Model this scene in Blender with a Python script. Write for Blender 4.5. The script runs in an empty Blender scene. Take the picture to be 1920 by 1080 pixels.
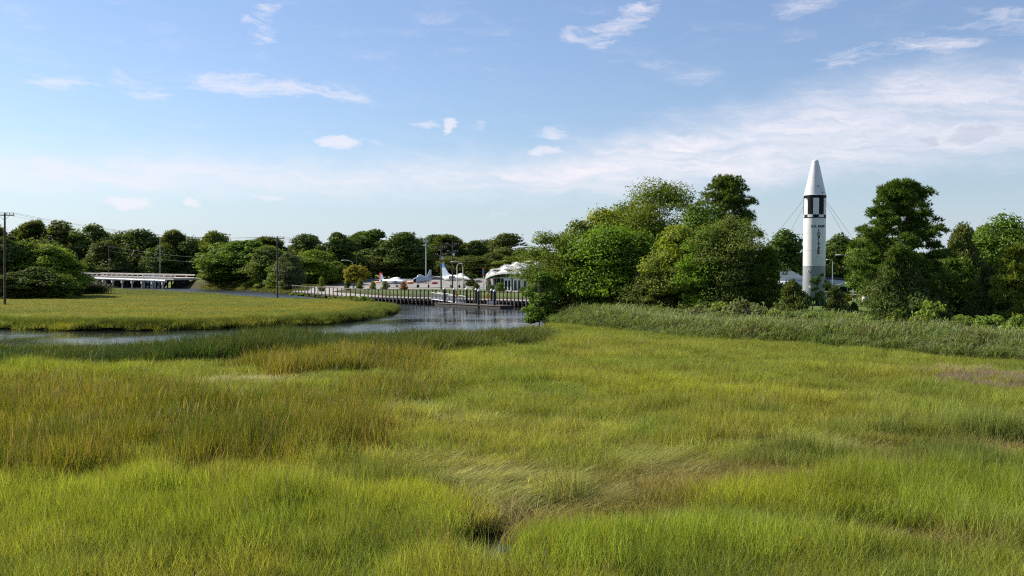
import bpy, math, random
import numpy as np
from mathutils import Vector, Matrix

sc = bpy.context.scene
COL = sc.collection
F = 1867.0          # focal length in photo pixels (35 mm lens, 1920 px wide)
HZ = 515.0          # horizon row in the photo
CH = 5.0            # camera height above the water
SUN_AZ = math.radians(-64)      # from +Y towards -X: left of the view, a little ahead
SUN_EL = math.radians(34)

# ------------------------------------------------------------------ camera
cam = bpy.data.cameras.new('camera')
cam.sensor_width = 36.0
cam.lens = 36.0 * F / 1920.0
cam.shift_y = -(540.0 - HZ) / 1920.0
cam.clip_start = 0.1
cam.clip_end = 6000.0
camo = bpy.data.objects.new('camera', cam)
COL.objects.link(camo)
camo.location = (0, 0, CH)
camo.rotation_euler = (math.radians(90), 0, 0)
sc.camera = camo

# ------------------------------------------------------------------ node helpers
class S:
    """a shader socket with arithmetic"""
    def __init__(s, nt, sock): s.nt, s.k = nt, sock
    def _m(s, op, *a, clamp=False):
        n = s.nt.nodes.new('ShaderNodeMath'); n.operation = op; n.use_clamp = clamp
        for i, v in enumerate((s,) + a):
            if isinstance(v, S): s.nt.links.new(v.k, n.inputs[i])
            else: n.inputs[i].default_value = v
        return S(s.nt, n.outputs[0])
    def __add__(s, o): return s._m('ADD', o)
    __radd__ = __add__
    def __sub__(s, o): return s._m('SUBTRACT', o)
    def __rsub__(s, o): return (s * -1.0) + o
    def __mul__(s, o): return s._m('MULTIPLY', o)
    __rmul__ = __mul__
    def __truediv__(s, o): return s._m('DIVIDE', o)
    def pw(s, o): return s._m('POWER', o)
    def mx(s, o): return s._m('MAXIMUM', o)
    def mn(s, o): return s._m('MINIMUM', o)
    def clamp(s): return s._m('ADD', 0.0, clamp=True)
    def sstep(s, a, b):
        n = s.nt.nodes.new('ShaderNodeMapRange'); n.interpolation_type = 'SMOOTHSTEP'
        s.nt.links.new(s.k, n.inputs[0]); n.inputs[1].default_value = a; n.inputs[2].default_value = b
        return S(s.nt, n.outputs[0])

def comb(nt, x, y, z=0.0):
    n = nt.nodes.new('ShaderNodeCombineXYZ')
    for i, v in enumerate((x, y, z)):
        if isinstance(v, S): nt.links.new(v.k, n.inputs[i])
        else: n.inputs[i].default_value = v
    return S(nt, n.outputs[0])

def noise(nt, vec, scale=1.0, detail=4.0, rough=0.55, dist=0.0, out=0):
    n = nt.nodes.new('ShaderNodeTexNoise')
    nt.links.new(vec.k, n.inputs['Vector'])
    n.inputs['Scale'].default_value = scale; n.inputs['Detail'].default_value = detail
    n.inputs['Roughness'].default_value = rough; n.inputs['Distortion'].default_value = dist
    return S(nt, n.outputs[out])

def mixc(nt, fac, a, b, mode='MIX'):
    n = nt.nodes.new('ShaderNodeMix'); n.data_type = 'RGBA'; n.blend_type = mode
    for i, v in ((0, fac), (6, a), (7, b)):
        if isinstance(v, S): nt.links.new(v.k, n.inputs[i])
        elif i == 0: n.inputs[0].default_value = v
        else: n.inputs[i].default_value = (*v, 1.0)
    return S(nt, n.outputs[2])

# ------------------------------------------------------------------ world: physical sky with thin cirrus
w = bpy.data.worlds.new('World'); sc.world = w; w.use_nodes = True
nt = w.node_tree; nt.nodes.clear()
sky = nt.nodes.new('ShaderNodeTexSky'); sky.sky_type = 'NISHITA'; sky.sun_disc = False
sky.sun_elevation = SUN_EL; sky.sun_rotation = SUN_AZ; sky.altitude = 10
sky.air_density = 1.15; sky.dust_density = 0.35; sky.ozone_density = 3.0
tc = nt.nodes.new('ShaderNodeTexCoord')
sep = nt.nodes.new('ShaderNodeSeparateXYZ'); nt.links.new(tc.outputs['Generated'], sep.inputs[0])
dx, dy, dz = (S(nt, sep.outputs[i]) for i in range(3))
az = dx._m('ARCTAN2', dy) * F           # direction angles, scaled so that one unit is about one photo pixel
el = dz._m('ARCSINE') * F
def ang(px, py):
    a = math.atan((px - 960) / F)
    return a * F, math.atan((HZ - py) / F * math.cos(a)) * F
nA = nt.nodes.new('ShaderNodeTexNoise'); nA.inputs['Scale'].default_value = 1.0; nA.inputs['Detail'].default_value = 6.0; nA.inputs['Roughness'].default_value = 0.62
nt.links.new(comb(nt, az * 0.0075, el * 0.016, 0.3).k, nA.inputs['Vector'])
sA = nt.nodes.new('ShaderNodeSeparateColor'); nt.links.new(nA.outputs['Color'], sA.inputs[0])
fA, fB, fC = (S(nt, sA.outputs[i]) for i in range(3))
wa = az + (fA - 0.5) * 120.0
we = el + (fB - 0.5) * 62.0
# streaky field for cirrus, drawn out along a slight slope
wisp = noise(nt, comb(nt, wa * 0.006 - we * 0.010, we * 0.040 + wa * 0.004, 1.7), 1.0, 8.0, 0.68)
def mask(px, py, rx, ry, rot, dens):
    u0, v0 = ang(px, py); c, s_ = math.cos(math.radians(rot)), math.sin(math.radians(rot))
    du, dv = wa - u0, we - v0
    a = (du * c + dv * s_) * (1.0 / rx); b = (dv * c - du * s_) * (1.0 / ry)
    return (1.0 - (a * a + b * b)).mx(0.0) * dens
# the long veil low over the horizon, thicker and higher towards the right
upper = 214.0 + az.sstep(-150.0, 850.0) * 150.0 + (fA - 0.5) * 70.0
lower = 146.0 + az.sstep(100.0, 1000.0) * 40.0
band = (1.0 - (el - upper).sstep(-60.0, 34.0)) * (we - lower).sstep(-30.0, 46.0)
band = band * (wisp.sstep(0.28, 0.70) * 0.60 + 0.40) * (0.88 - az.sstep(0.0, 900.0) * 0.16)
far = wisp.sstep(0.46, 0.85) * fB.sstep(0.40, 0.7) * 0.42 + 0.05      # faint streaks everywhere
gen = band + far * el.sstep(60.0, 300.0)
low = (1.0 - el.sstep(-40.0, 250.0)) * 0.78                     # humid air close to the horizon
skyc = mixc(nt, 1.0, S(nt, sky.outputs[0]), (.89, .92, 1.06), 'MULTIPLY')
c0 = mixc(nt, low, skyc, (4.4, 5.4, 6.85))
CLOUD = (7.4, 7.15, 7.7)
cir = None
for a in [(488, 55, 60, 62, 75, .8), (515, 18, 70, 22, 4, .8), (1165, 42, 95, 36, 30, 1.1), (1120, 66, 90, 20, 2, .9), (1690, 98, 210, 30, 5, .85), (1870, 46, 170, 32, -4, .6), (1510, 12, 150, 26, 8, .55),
          (520, 166, 230, 34, -3, .95), (258, 160, 85, 34, -12, .95), (105, 155, 85, 22, -4, .7), (1035, 250, 70, 26, 8, .7), (1790, 190, 190, 60, 14, .6), (360, 320, 240, 40, 0, .35)]:
    k = mask(*a); cir = k if cir is None else cir.mx(k)
cir = (cir * 0.42 + wisp * 2.2 - 1.08).sstep(0.0, 0.75) * cir.sstep(0.0, 0.7) * 0.66
puf = None
for (px, py, rx, ry, dn) in [(642, 271, 50, 20, 1), (828, 234, 22, 17, .95), (788, 230, 34, 12, .6), (890, 240, 26, 11, .5), (592, 249, 24, 9, .45), (705, 267, 34, 12, .5), (1022, 289, 56, 18, .8), (226, 374, 56, 14, .95), (366, 378, 24, 12, .7), (500, 369, 50, 14, .9), (935, 397, 28, 9, .45)]:
    k = mask(px, py, rx, ry, -2, dn); puf = k if puf is None else puf.mx(k)
puf = (puf * 0.75 + fC * 1.5 - 0.80).sstep(0.0, 0.6) * puf.sstep(0.0, 0.7) * 0.70
gs = mask(1812, 256, 62, 18, 2, .9).mx(mask(1730, 264, 28, 13, 0, .9))
gs = (gs * 0.9 + fC - 0.68).sstep(0.0, 0.4) * gs.sstep(0.0, 0.4) * 0.4
c1 = mixc(nt, gen.mx(cir).mx(puf).clamp(), c0, CLOUD)
c1 = mixc(nt, gs.clamp(), c1, (3.4, 4.0, 5.2))
c2 = mixc(nt, gen.clamp(), c0, CLOUD)
# the single clouds lie within this part of the sky; elsewhere the general sky and veil alone
here = az._m('ABSOLUTE')._m('LESS_THAN', 1250.0) * el._m('LESS_THAN', 640.0) * el._m('GREATER_THAN', 0.0)
bgs = []
for c_ in (c2, c1):
    bg = nt.nodes.new('ShaderNodeBackground'); bg.inputs['Strength'].default_value = 0.066
    nt.links.new(c_.k, bg.inputs['Color']); bgs.append(bg)
ms = nt.nodes.new('ShaderNodeMixShader'); nt.links.new(here.k, ms.inputs[0])
nt.links.new(bgs[0].outputs[0], ms.inputs[1]); nt.links.new(bgs[1].outputs[0], ms.inputs[2])
wo = nt.nodes.new('ShaderNodeOutputWorld'); nt.links.new(ms.outputs[0], wo.inputs[0])

# ------------------------------------------------------------------ sun
sl = bpy.data.lights.new('sun', 'SUN'); sl.energy = 4.5; sl.angle = math.radians(0.53); sl.color = (1.0, 0.93, 0.80)
so = bpy.data.objects.new('sun', sl); COL.objects.link(so)
sdir = Vector((math.sin(SUN_AZ) * math.cos(SUN_EL), math.cos(SUN_AZ) * math.cos(SUN_EL), math.sin(SUN_EL)))
so.rotation_euler = sdir.to_track_quat('Z', 'Y').to_euler()
so.location = sdir * 300

sc.view_settings.view_transform = 'Standard'; sc.view_settings.look = 'None'
sc.view_settings.exposure = 0.95; sc.view_settings.gamma = 1.0; sc.view_settings.use_curve_mapping = False
sc.render.engine = 'CYCLES'
cy = sc.cycles
cy.use_denoising = False
try: cy.denoiser = 'OPENIMAGEDENOISE'
except Exception: pass
cy.max_bounces = 4; cy.diffuse_bounces = 3; cy.glossy_bounces = 2; cy.transmission_bounces = 4; cy.transparent_max_bounces = 6
cy.caustics_reflective = False; cy.caustics_refractive = False
cy.sample_clamp_indirect = 6.0
cy.filter_width = 1.2
cy.use_adaptive_sampling = True; cy.adaptive_threshold = 0.02
w.cycles.sampling_method = 'MANUAL'; w.cycles.sample_map_resolution = 256

# ------------------------------------------------------------------ geometry helpers
rng = np.random.default_rng(11)
random.seed(4)
def X(px, d): return (px - 960.0) / F * d
def Z(py, d): return CH - (py - HZ) / F * d
def QD(px, d): return (X(px, d), d)
def Q(px, py, z=0.0):
    d = F * (CH - z) / (py - HZ)
    return (X(px, d), d)

def hash2(ix, iy, seed):
    h = (ix.astype(np.int64) * 374761393 + iy.astype(np.int64) * 668265263 + seed * 974634777) & 0x7fffffff
    h = (h ^ (h >> 13)) * 1274126177 & 0x7fffffff
    return ((h ^ (h >> 16)) & 0xffff) / 65535.0
def vnoise(x, y, seed=0):
    xi, yi = np.floor(x), np.floor(y); fx, fy = x - xi, y - yi
    fx = fx * fx * (3 - 2 * fx); fy = fy * fy * (3 - 2 * fy)
    a, b = hash2(xi, yi, seed), hash2(xi + 1, yi, seed); c, d = hash2(xi, yi + 1, seed), hash2(xi + 1, yi + 1, seed)
    return (a * (1 - fx) + b * fx) * (1 - fy) + (c * (1 - fx) + d * fx) * fy
def fbm(x, y, seed=0, oct=4):
    s, a, t = 0, 0.5, 0
    for i in range(oct):
        s = s + a * vnoise(x * 2 ** i, y * 2 ** i, seed + i * 17); t += a; a *= 0.5
    return s / t
def sst(x, a, b):
    t = np.clip((x - a) / (b - a), 0, 1); return t * t * (3 - 2 * t)
def inpoly(x, y, poly):
    r = np.zeros(np.shape(x), bool); n = len(poly)
    for i in range(n):
        x0, y0 = poly[i]; x1, y1 = poly[(i + 1) % n]
        if y0 == y1: continue
        c = ((y0 > y) != (y1 > y)) & (x < (x1 - x0) * (y - y0) / (y1 - y0) + x0)
        r ^= c
    return r
def sdist(x, y, poly, closed=True):
    """signed distance, negative inside"""
    d = np.full(np.shape(x), 1e9); n = len(poly)
    for i in range(n if closed else n - 1):
        x0, y0 = poly[i]; x1, y1 = poly[(i + 1) % n]
        ex, ey = x1 - x0, y1 - y0; L = ex * ex + ey * ey
        t = np.clip(((x - x0) * ex + (y - y0) * ey) / L, 0, 1)
        d = np.minimum(d, np.hypot(x - x0 - t * ex, y - y0 - t * ey))
    return np.where(inpoly(x, y, poly), -d, d) if closed else d

def mesh_np(name, verts, faces, mat=None, smooth=False):
    """faces: list of arrays (M,3) or (M,4)"""
    me = bpy.data.meshes.new(name)
    verts = np.asarray(verts, np.float32)
    if not isinstance(faces, list): faces = [faces]
    faces = [np.asarray(f, np.int32) for f in faces if len(f)]
    nl = sum(f.size for f in faces); nf = sum(len(f) for f in faces)
    me.vertices.add(len(verts)); me.vertices.foreach_set('co', verts.ravel())
    me.loops.add(nl); me.loops.foreach_set('vertex_index', np.concatenate([f.ravel() for f in faces]))
    me.polygons.add(nf)
    tot = np.concatenate([np.full(len(f), f.shape[1], np.int32) for f in faces])
    st = np.concatenate([[0], np.cumsum(tot)[:-1]]).astype(np.int32)
    me.polygons.foreach_set('loop_start', st)
    if smooth: me.polygons.foreach_set('use_smooth', np.ones(nf, bool))
    me.update(calc_edges=True)
    if mat: me.materials.append(mat)
    return me
def link(name, me, parent=None, loc=None):
    o = bpy.data.objects.new(name, me); COL.objects.link(o)
    if parent is not None: o.parent = parent
    if loc is not None: o.location = loc
    return o
def tag(o, label=None, cat=None, group=None, kind=None):
    if label: o['label'] = label
    if cat: o['category'] = cat
    if group: o['group'] = group
    if kind: o['kind'] = kind
    return o
def empty(name, loc, rz=0.0):
    o = bpy.data.objects.new(name, None); COL.objects.link(o); o.location = loc; o.rotation_euler = (0, 0, rz)
    o.empty_display_size = 0.3
    return o
class MB:
    def __init__(s): s.v, s.f = [], []
    def add(s, v, f):
        b = len(s.v); s.v += [tuple(p) for p in v]; s.f += [tuple(i + b for i in q) for q in f]; return s
    def box(s, c, size, rz=0.0):
        hx, hy, hz = (a / 2 for a in size); co, si = math.cos(rz), math.sin(rz); v = []
        for z in (-hz, hz):
            for x, y in ((-hx, -hy), (hx, -hy), (hx, hy), (-hx, hy)):
                v.append((c[0] + x * co - y * si, c[1] + x * si + y * co, c[2] + z))
        return s.add(v, [(3, 2, 1, 0), (4, 5, 6, 7), (0, 1, 5, 4), (1, 2, 6, 5), (2, 3, 7, 6), (3, 0, 4, 7)])
    def tube(s, pts, rad, n=8, cap=True):
        pts = [Vector(p) for p in pts]
        if not hasattr(rad, '__len__'): rad = [rad] * len(pts)
        v = []; u = None
        for i, p in enumerate(pts):
            t = (pts[min(i + 1, len(pts) - 1)] - pts[max(i - 1, 0)]).normalized()
            if u is None: u = t.orthogonal().normalized()
            u = (u - t * u.dot(t)); u = u.normalized() if u.length > 1e-6 else t.orthogonal().normalized()
            b = t.cross(u)
            for k in range(n):
                a = 2 * math.pi * k / n; v.append(p + (u * math.cos(a) + b * math.sin(a)) * rad[i])
        f = []
        for i in range(len(pts) - 1):
            for k in range(n):
                f.append((i * n + k, i * n + (k + 1) % n, (i + 1) * n + (k + 1) % n, (i + 1) * n + k))
        if cap: f += [tuple(range(n - 1, -1, -1)), tuple(range((len(pts) - 1) * n, len(pts) * n))]
        return s.add(v, f)
    def lathe(s, prof, n=24, c=(0, 0), a0=0.0, a1=2 * math.pi, cap=False):
        full = abs(a1 - a0 - 2 * math.pi) < 1e-6; m = n if full else n + 1; v = []
        for r, z in prof:
            for k in range(m):
                a = a0 + (a1 - a0) * k / n; v.append((c[0] + r * math.cos(a), c[1] + r * math.sin(a), z))
        f = []
        for i in range(len(prof) - 1):
            for k in range(n):
                k2 = (k + 1) % m; f.append((i * m + k, i * m + k2, (i + 1) * m + k2, (i + 1) * m + k))
        if cap and full: f += [tuple(range(m - 1, -1, -1)), tuple(range((len(prof) - 1) * m, len(prof) * m))]
        return s.add(v, f)
    def loft(s, secs, n=16):
        """sections (x, y, z, half width, half height) along x, elliptic rings"""
        v = []
        for (x, y, z, hw, hh) in secs:
            for k in range(n):
                a = 2 * math.pi * k / n; v.append((x, y + hw * math.cos(a), z + hh * math.sin(a)))
        f = []
        for i in range(len(secs) - 1):
            for k in range(n): f.append((i * n + k, i * n + (k + 1) % n, (i + 1) * n + (k + 1) % n, (i + 1) * n + k))
        f += [tuple(range(n - 1, -1, -1)), tuple(range((len(secs) - 1) * n, len(secs) * n))]
        return s.add(v, f)
    def plate(s, poly, off):
        """polygon of 3-D points, thickened by vector off to both sides"""
        off = Vector(off); n = len(poly); v = [Vector(p) - off for p in poly] + [Vector(p) + off for p in poly]
        f = [tuple(range(n - 1, -1, -1)), tuple(range(n, 2 * n))] + [(i, (i + 1) % n, n + (i + 1) % n, n + i) for i in range(n)]
        return s.add(v, f)
    def mesh(s, name, mat, smooth=False):
        me = bpy.data.meshes.new(name); me.from_pydata([tuple(p) for p in s.v], [], s.f); me.update()
        if mat: me.materials.append(mat)
        if smooth: me.shade_smooth()
        return me
    def build(s, name, mat, parent=None, smooth=False, loc=None):
        return link(name, s.mesh(name, mat, smooth), parent, loc)
def sharpen(o, deg=35):
    o.data.shade_smooth()
    try: o.data.set_sharp_from_angle(angle=math.radians(deg))
    except Exception: pass
    return o

# ------------------------------------------------------------------ materials
def newmat(name):
    m = bpy.data.materials.new(name); m.use_nodes = True
    n = m.node_tree; n.nodes.clear()
    o = n.nodes.new('ShaderNodeOutputMaterial')
    return m, n, o
def plain(name, col, rough=0.6, metal=0.0, var=0.15, scale=3.0, spec=0.4, bump=0.0):
    m, n, o = newmat(name)
    b = n.nodes.new('ShaderNodeBsdfPrincipled'); b.inputs['Roughness'].default_value = rough; b.inputs['Metallic'].default_value = metal
    b.inputs['Specular IOR Level'].default_value = spec
    t = n.nodes.new('ShaderNodeTexCoord'); v = S(n, t.outputs['Object'])
    ns = noise(n, v, scale, 6.0, 0.6); r = ns.sstep(0.3, 0.7)
    c = mixc(n, r, tuple(k * (1 - var) for k in col), tuple(min(1, k * (1 + var)) for k in col))
    n.links.new(c.k, b.inputs['Base Color'])
    if bump:
        bp = n.nodes.new('ShaderNodeBump'); bp.inputs['Strength'].default_value = bump; bp.inputs['Distance'].default_value = 0.05
        n.links.new(ns.k, bp.inputs['Height']); n.links.new(bp.outputs[0], b.inputs['Normal'])
    n.links.new(b.outputs[0], o.inputs[0]); return m
def foliage(name, ca, cb, trans=0.35, gloss=0.10, rough=0.6, hue=0.12):
    ca = tuple(c * k * 1.8 for c, k in zip(ca, (1.14, 1.03, 1.0))); cb = tuple(c * k * 1.8 for c, k in zip(cb, (1.14, 1.03, 1.0))); trans += .06
    """leaf material: colour per leaf between ca and cb, a shift per tree, light through the blade"""
    m, n, o = newmat(name)
    g = n.nodes.new('ShaderNodeNewGeometry'); r = S(n, g.outputs['Random Per Island'])
    oi = n.nodes.new('ShaderNodeObjectInfo'); orr = S(n, oi.outputs['Random'])
    c = mixc(n, r, ca, cb)
    k = (orr - 0.5) * (hue * 2) + 1.0
    c = mixc(n, 1.0, c, comb(n, k, 1.0, 1.0), 'MULTIPLY')
    d = n.nodes.new('ShaderNodeBsdfPrincipled'); d.inputs['Roughness'].default_value = rough; d.inputs['Specular IOR Level'].default_value = gloss
    n.links.new(c.k, d.inputs['Base Color'])
    t = n.nodes.new('ShaderNodeBsdfTranslucent')
    c2 = mixc(n, 1.0, c, (1.25, 1.15, 0.45), 'MULTIPLY'); n.links.new(c2.k, t.inputs['Color'])
    mx = n.nodes.new('ShaderNodeMixShader'); mx.inputs[0].default_value = trans
    n.links.new(d.outputs[0], mx.inputs[1]); n.links.new(t.outputs[0], mx.inputs[2]); n.links.new(mx.outputs[0], o.inputs[0])
    return m
def grassmat(name, straw=(0.26, 0.19, 0.07), trans=0.42, gloss=0.3):
    """blade colour comes from the clump (attribute tint), dry share from attribute dry"""
    m, n, o = newmat(name)
    a = n.nodes.new('ShaderNodeAttribute'); a.attribute_type = 'INSTANCER'; a.attribute_name = 'tint'
    ad = n.nodes.new('ShaderNodeAttribute'); ad.attribute_type = 'INSTANCER'; ad.attribute_name = 'dry'
    g = n.nodes.new('ShaderNodeNewGeometry'); r = S(n, g.outputs['Random Per Island'])
    k = r * 0.7 + 0.65
    c = mixc(n, 1.0, S(n, a.outputs['Color']), comb(n, k, k, k), 'MULTIPLY')
    r2 = (r * 7.31)._m('FRACT')
    dry = (S(n, ad.outputs['Fac']) - r2).sstep(-0.02, 0.02)
    c = mixc(n, dry, c, straw)
    d = n.nodes.new('ShaderNodeBsdfPrincipled'); d.inputs['Roughness'].default_value = 0.55; d.inputs['Specular IOR Level'].default_value = gloss * .5
    n.links.new(c.k, d.inputs['Base Color'])
    t = n.nodes.new('ShaderNodeBsdfTranslucent'); c2 = mixc(n, 1.0, c, (1.2, 1.1, 0.5), 'MULTIPLY'); n.links.new(c2.k, t.inputs['Color'])
    mx = n.nodes.new('ShaderNodeMixShader'); mx.inputs[0].default_value = trans
    n.links.new(d.outputs[0], mx.inputs[1]); n.links.new(t.outputs[0], mx.inputs[2]); n.links.new(mx.outputs[0], o.inputs[0])
    return m

M = dict(
    pipe_grey=plain('pipe_grey_paint', (.36, .38, .41), .5, var=.1, scale=.8),
    roof_white=plain('roof_white', (.43, .425, .41), .6, var=.10, scale=.6),
    white=plain('white_paint', (.66, .66, .65), .45, var=.05, scale=1.2),
    rocket_white=plain('missile_white', (.66, .66, .645), .38, var=.05, scale=.8),
    grey=plain('grey_paint', (.25, .27, .30), .45, var=.07, scale=.8),
    black=plain('black_paint', (.008, .008, .009), .5, var=.2, spec=.15),
    green_steel=plain('green_steel', (.03, .12, .10), .5),
    steel=plain('galvanised_steel', (.42, .43, .44), .45, .6, var=.1),
    cable=plain('dark_cable', (.03, .03, .03), .6),
    wood=plain('weathered_wood', (.12, .10, .08), .85, var=.35, scale=6, bump=.3),
    palewood=plain('bleached_wood', (.22, .19, .155), .85, var=.35, scale=6, bump=.3),
    darkwood=plain('dark_wet_wood', (.035, .030, .026), .8, var=.4, scale=5),
    polewood=plain('pole_wood', (.075, .055, .042), .85, var=.35, scale=5),
    concrete=plain('concrete', (.56, .51, .45), .85, var=.1, scale=1.5, bump=.1),
    deck=plain('pale_decking', (.36, .33, .29), .85, var=.15, scale=2.0),
    paving=plain('pale_paving', (.25, .23, .21), .9, var=.12, scale=.25),
    aluminium=plain('aluminium', (.55, .56, .58), .4, .7, var=.1),
    piling=plain('black_piling', (.012, .012, .014), .55, var=.2),
    yellow=plain('yellow_plastic', (.72, .36, .02), .5, var=.08),
    red=plain('red_paint', (.60, .04, .025), .45, var=.1),
    blue=plain('blue_paint', (.035, .16, .42), .45, var=.1),
    glass=plain('dark_glass', (.012, .016, .018), .08, var=.2, spec=.6),
    stone=plain('tan_stone', (.30, .24, .17), .9, var=.4, scale=3.0, bump=.5),
    jet_blue=plain('pale_blue_grey_paint', (.36, .43, .50), .38, .15, var=.08),
    jet_white=plain('aircraft_white', (.56, .57, .58), .4, var=.06),
    jet_grey=plain('aircraft_grey', (.36, .40, .43), .45, var=.1),
    jet_tan=plain('faded_camouflage', (.50, .46, .36), .5, var=.22, scale=.5),
    orange=plain('orange_paint', (.60, .17, .05), .5, var=.1),
    car_dark=plain('dark_car_paint', (.02, .024, .03), .25, .3, var=.1),
    rubber=plain('rubber', (.015, .015, .015), .8),
    asphalt=plain('asphalt', (.06, .06, .06), .9, var=.2, scale=.8),
    bark=plain('bark', (.075, .058, .045), .9, var=.4, scale=4),
    barkpine=plain('pine_bark', (.11, .075, .055), .9, var=.4, scale=4),
)

def weathered(m, amt=.16):
    n = m.node_tree; b = next(k for k in n.nodes if k.type == 'BSDF_PRINCIPLED'); src = b.inputs['Base Color'].links[0].from_socket
    t = n.nodes.new('ShaderNodeTexCoord'); mp = n.nodes.new('ShaderNodeMapping'); mp.inputs['Scale'].default_value = (5.0, 5.0, .22); n.links.new(t.outputs['Object'], mp.inputs[0])
    s_ = noise(n, S(n, mp.outputs[0]), 1.0, 6.0, .7).sstep(.52, .80) * amt
    c = mixc(n, s_, S(n, src), (.22, .20, .17)); n.links.new(c.k, b.inputs['Base Color'])
weathered(M['rocket_white'], .30); weathered(M['grey'], .14); weathered(M['concrete'], .5)

# ------------------------------------------------------------------ terrain
CREEK = [Q(-700, 610), Q(-300, 612), Q(0, 617), Q(150, 620), Q(300, 620), Q(430, 617), Q(540, 612), Q(600, 609), Q(650, 604), Q(700, 598), Q(728, 592), Q(740, 586),
         QD(744, 140), QD(728, 152), QD(695, 165), QD(640, 181), QD(560, 187), QD(480, 201), QD(400, 236), QD(320, 268), QD(250, 300), QD(190, 340),
         (-230, 400), (-240, 560), (-92, 560), (-92, 420), Q(318, 538), QD(330, 362), QD(400, 335), QD(480, 300), QD(550, 256), QD(620, 220), QD(680, 189), Q(760, 567), Q(830, 569), Q(930, 572), Q(1020, 576), Q(1060, 584),
         Q(1046, 606), Q(1035, 618), Q(1010, 628), Q(930, 637), Q(860, 641), Q(760, 645), Q(690, 647), Q(620, 648), Q(520, 652), Q(430, 660), Q(330, 668), Q(200, 671), Q(0, 673), Q(-300, 680), Q(-700, 680)]
UPLAND = [QD(325, 364), QD(400, 337), QD(480, 303), QD(550, 259), QD(620, 224), QD(680, 191), Q(830, 568), Q(1020, 575), Q(1058, 584), Q(1062, 600, .3), Q(1150, 607, .3), Q(1300, 618, .3), Q(1500, 634, .3),
          Q(1700, 648, .3), Q(1920, 664, .3), Q(2500, 700, .3), (400, 0), (3000, 0), (3000, 4000), (-3000, 4000), (-3000, 150), (-400, 190), Q(-300, 556, .3), Q(0, 556, .3), Q(100, 556, .3), Q(180, 553, .3), Q(195, 546, .3), Q(185, 541, .3)]
PUD = Q(903, 1023, .2)
def terrain(x, y):
    x = np.asarray(x, float); y = np.asarray(y, float)
    up = sst(-sdist(x, y, UPLAND), 0.0, 7.0)
    h = 0.30 + 0.10 * (fbm(x * .15, y * .15, 3) - .5)
    lvl = 1.22 + np.clip((y - 150) * .004, 0, .55)
    lvl = lvl + sst(y, 285, 335) * 2.2
    h = h * (1 - up) + lvl * up
    wd = sdist(x, y, CREEK) + (fbm(x * .25, y * .25, 9) - .5) * 2.0
    h = h - (1 - sst(wd, -1.2, 0.9)) * (h + 0.8)
    pd = np.hypot((x - PUD[0]) / .8, (y - PUD[1]) / 1.2) + (fbm(x * 1.6, y * 1.6, 5) - .5) * .6
    h = h - (1 - sst(pd, .45, 1.1)) * .30
    return h
def gz(x, y): return float(terrain(np.array([x]), np.array([y]))[0])

nr, nc = 330, 420
ds = np.concatenate([[-60.0, -20.0], np.geomspace(2.5, 4200, nr - 2)])
sl_ = np.sinh(np.linspace(-1, 1, nc) * 2.2) / np.sinh(2.2) * 2.2
gy = np.repeat(ds[:, None], nc, 1)
gx = sl_[None, :] * (np.abs(ds)[:, None] + 25.0)
gxyz = np.stack([gx, gy, terrain(gx, gy)], -1).reshape(-1, 3)
ii = (np.arange(nr - 1)[:, None] * nc + np.arange(nc - 1)[None, :]).ravel()
gf = np.stack([ii, ii + 1, ii + nc + 1, ii + nc], 1)
m, n, o = newmat('ground_soil')
b = n.nodes.new('ShaderNodeBsdfPrincipled'); b.inputs['Roughness'].default_value = .95; b.inputs['Specular IOR Level'].default_value = .1
ge = n.nodes.new('ShaderNodeNewGeometry'); ps = S(n, ge.outputs['Position'])
at = n.nodes.new('ShaderNodeAttribute'); at.attribute_name = 'lawn'
nz = noise(n, ps, .12, 8, .65); nz2 = noise(n, ps, 1.4, 6, .7)
mud = mixc(n, nz2.sstep(.3, .7), (.030, .026, .014), (.075, .065, .025))
lawn = mixc(n, (nz * .5 + nz2 * .5).sstep(.35, .65), (.075, .115, .018), (.12, .17, .035))
cc = mixc(n, S(n, at.outputs['Fac']), mud, lawn)
n.links.new(cc.k, b.inputs['Base Color'])
bp = n.nodes.new('ShaderNodeBump'); bp.inputs['Strength'].default_value = .6; bp.inputs['Distance'].default_value = .08
n.links.new(nz2.k, bp.inputs['Height']); n.links.new(bp.outputs[0], b.inputs['Normal'])
n.links.new(b.outputs[0], o.inputs[0])
gme = mesh_np('ground', gxyz, gf, m, True)
la = gme.attributes.new('lawn', 'FLOAT', 'POINT')
la.data.foreach_set('value', sst(-sdist(gxyz[:, 0], gxyz[:, 1], UPLAND), 3, 9).astype(np.float32))
tag(link('ground', gme), 'low tidal marsh soil rising to the lawns and embankment beyond the creek', 'ground', kind='structure')

# water
m, n, o = newmat('creek_water')
b = n.nodes.new('ShaderNodeBsdfPrincipled'); b.inputs['Base Color'].default_value = (.018, .022, .018, 1); b.inputs['Roughness'].default_value = .04; b.inputs['IOR'].default_value = 1.333
ge = n.nodes.new('ShaderNodeNewGeometry')
sp = n.nodes.new('ShaderNodeSeparateXYZ'); n.links.new(ge.outputs['Position'], sp.inputs[0])
px_, py_ = S(n, sp.outputs[0]), S(n, sp.outputs[1])
w1 = noise(n, comb(n, px_ * .9, py_ * 1.6), 1.0, 3, .5)
w2 = noise(n, comb(n, px_ * .10, py_ * .07, 4.0), 1.0, 3, .5).sstep(.35, .65)
bp = n.nodes.new('ShaderNodeBump'); bp.inputs['Distance'].default_value = .05
wind = py_.sstep(168.0, 196.0) * (1.0 - (px_ + (py_ - 180.0) * .15).sstep(-24.0, -14.0))
n.links.new((w2 * .09 + .06 + wind * .24).k, b.inputs['Roughness'])      # unresolved wavelets
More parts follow.
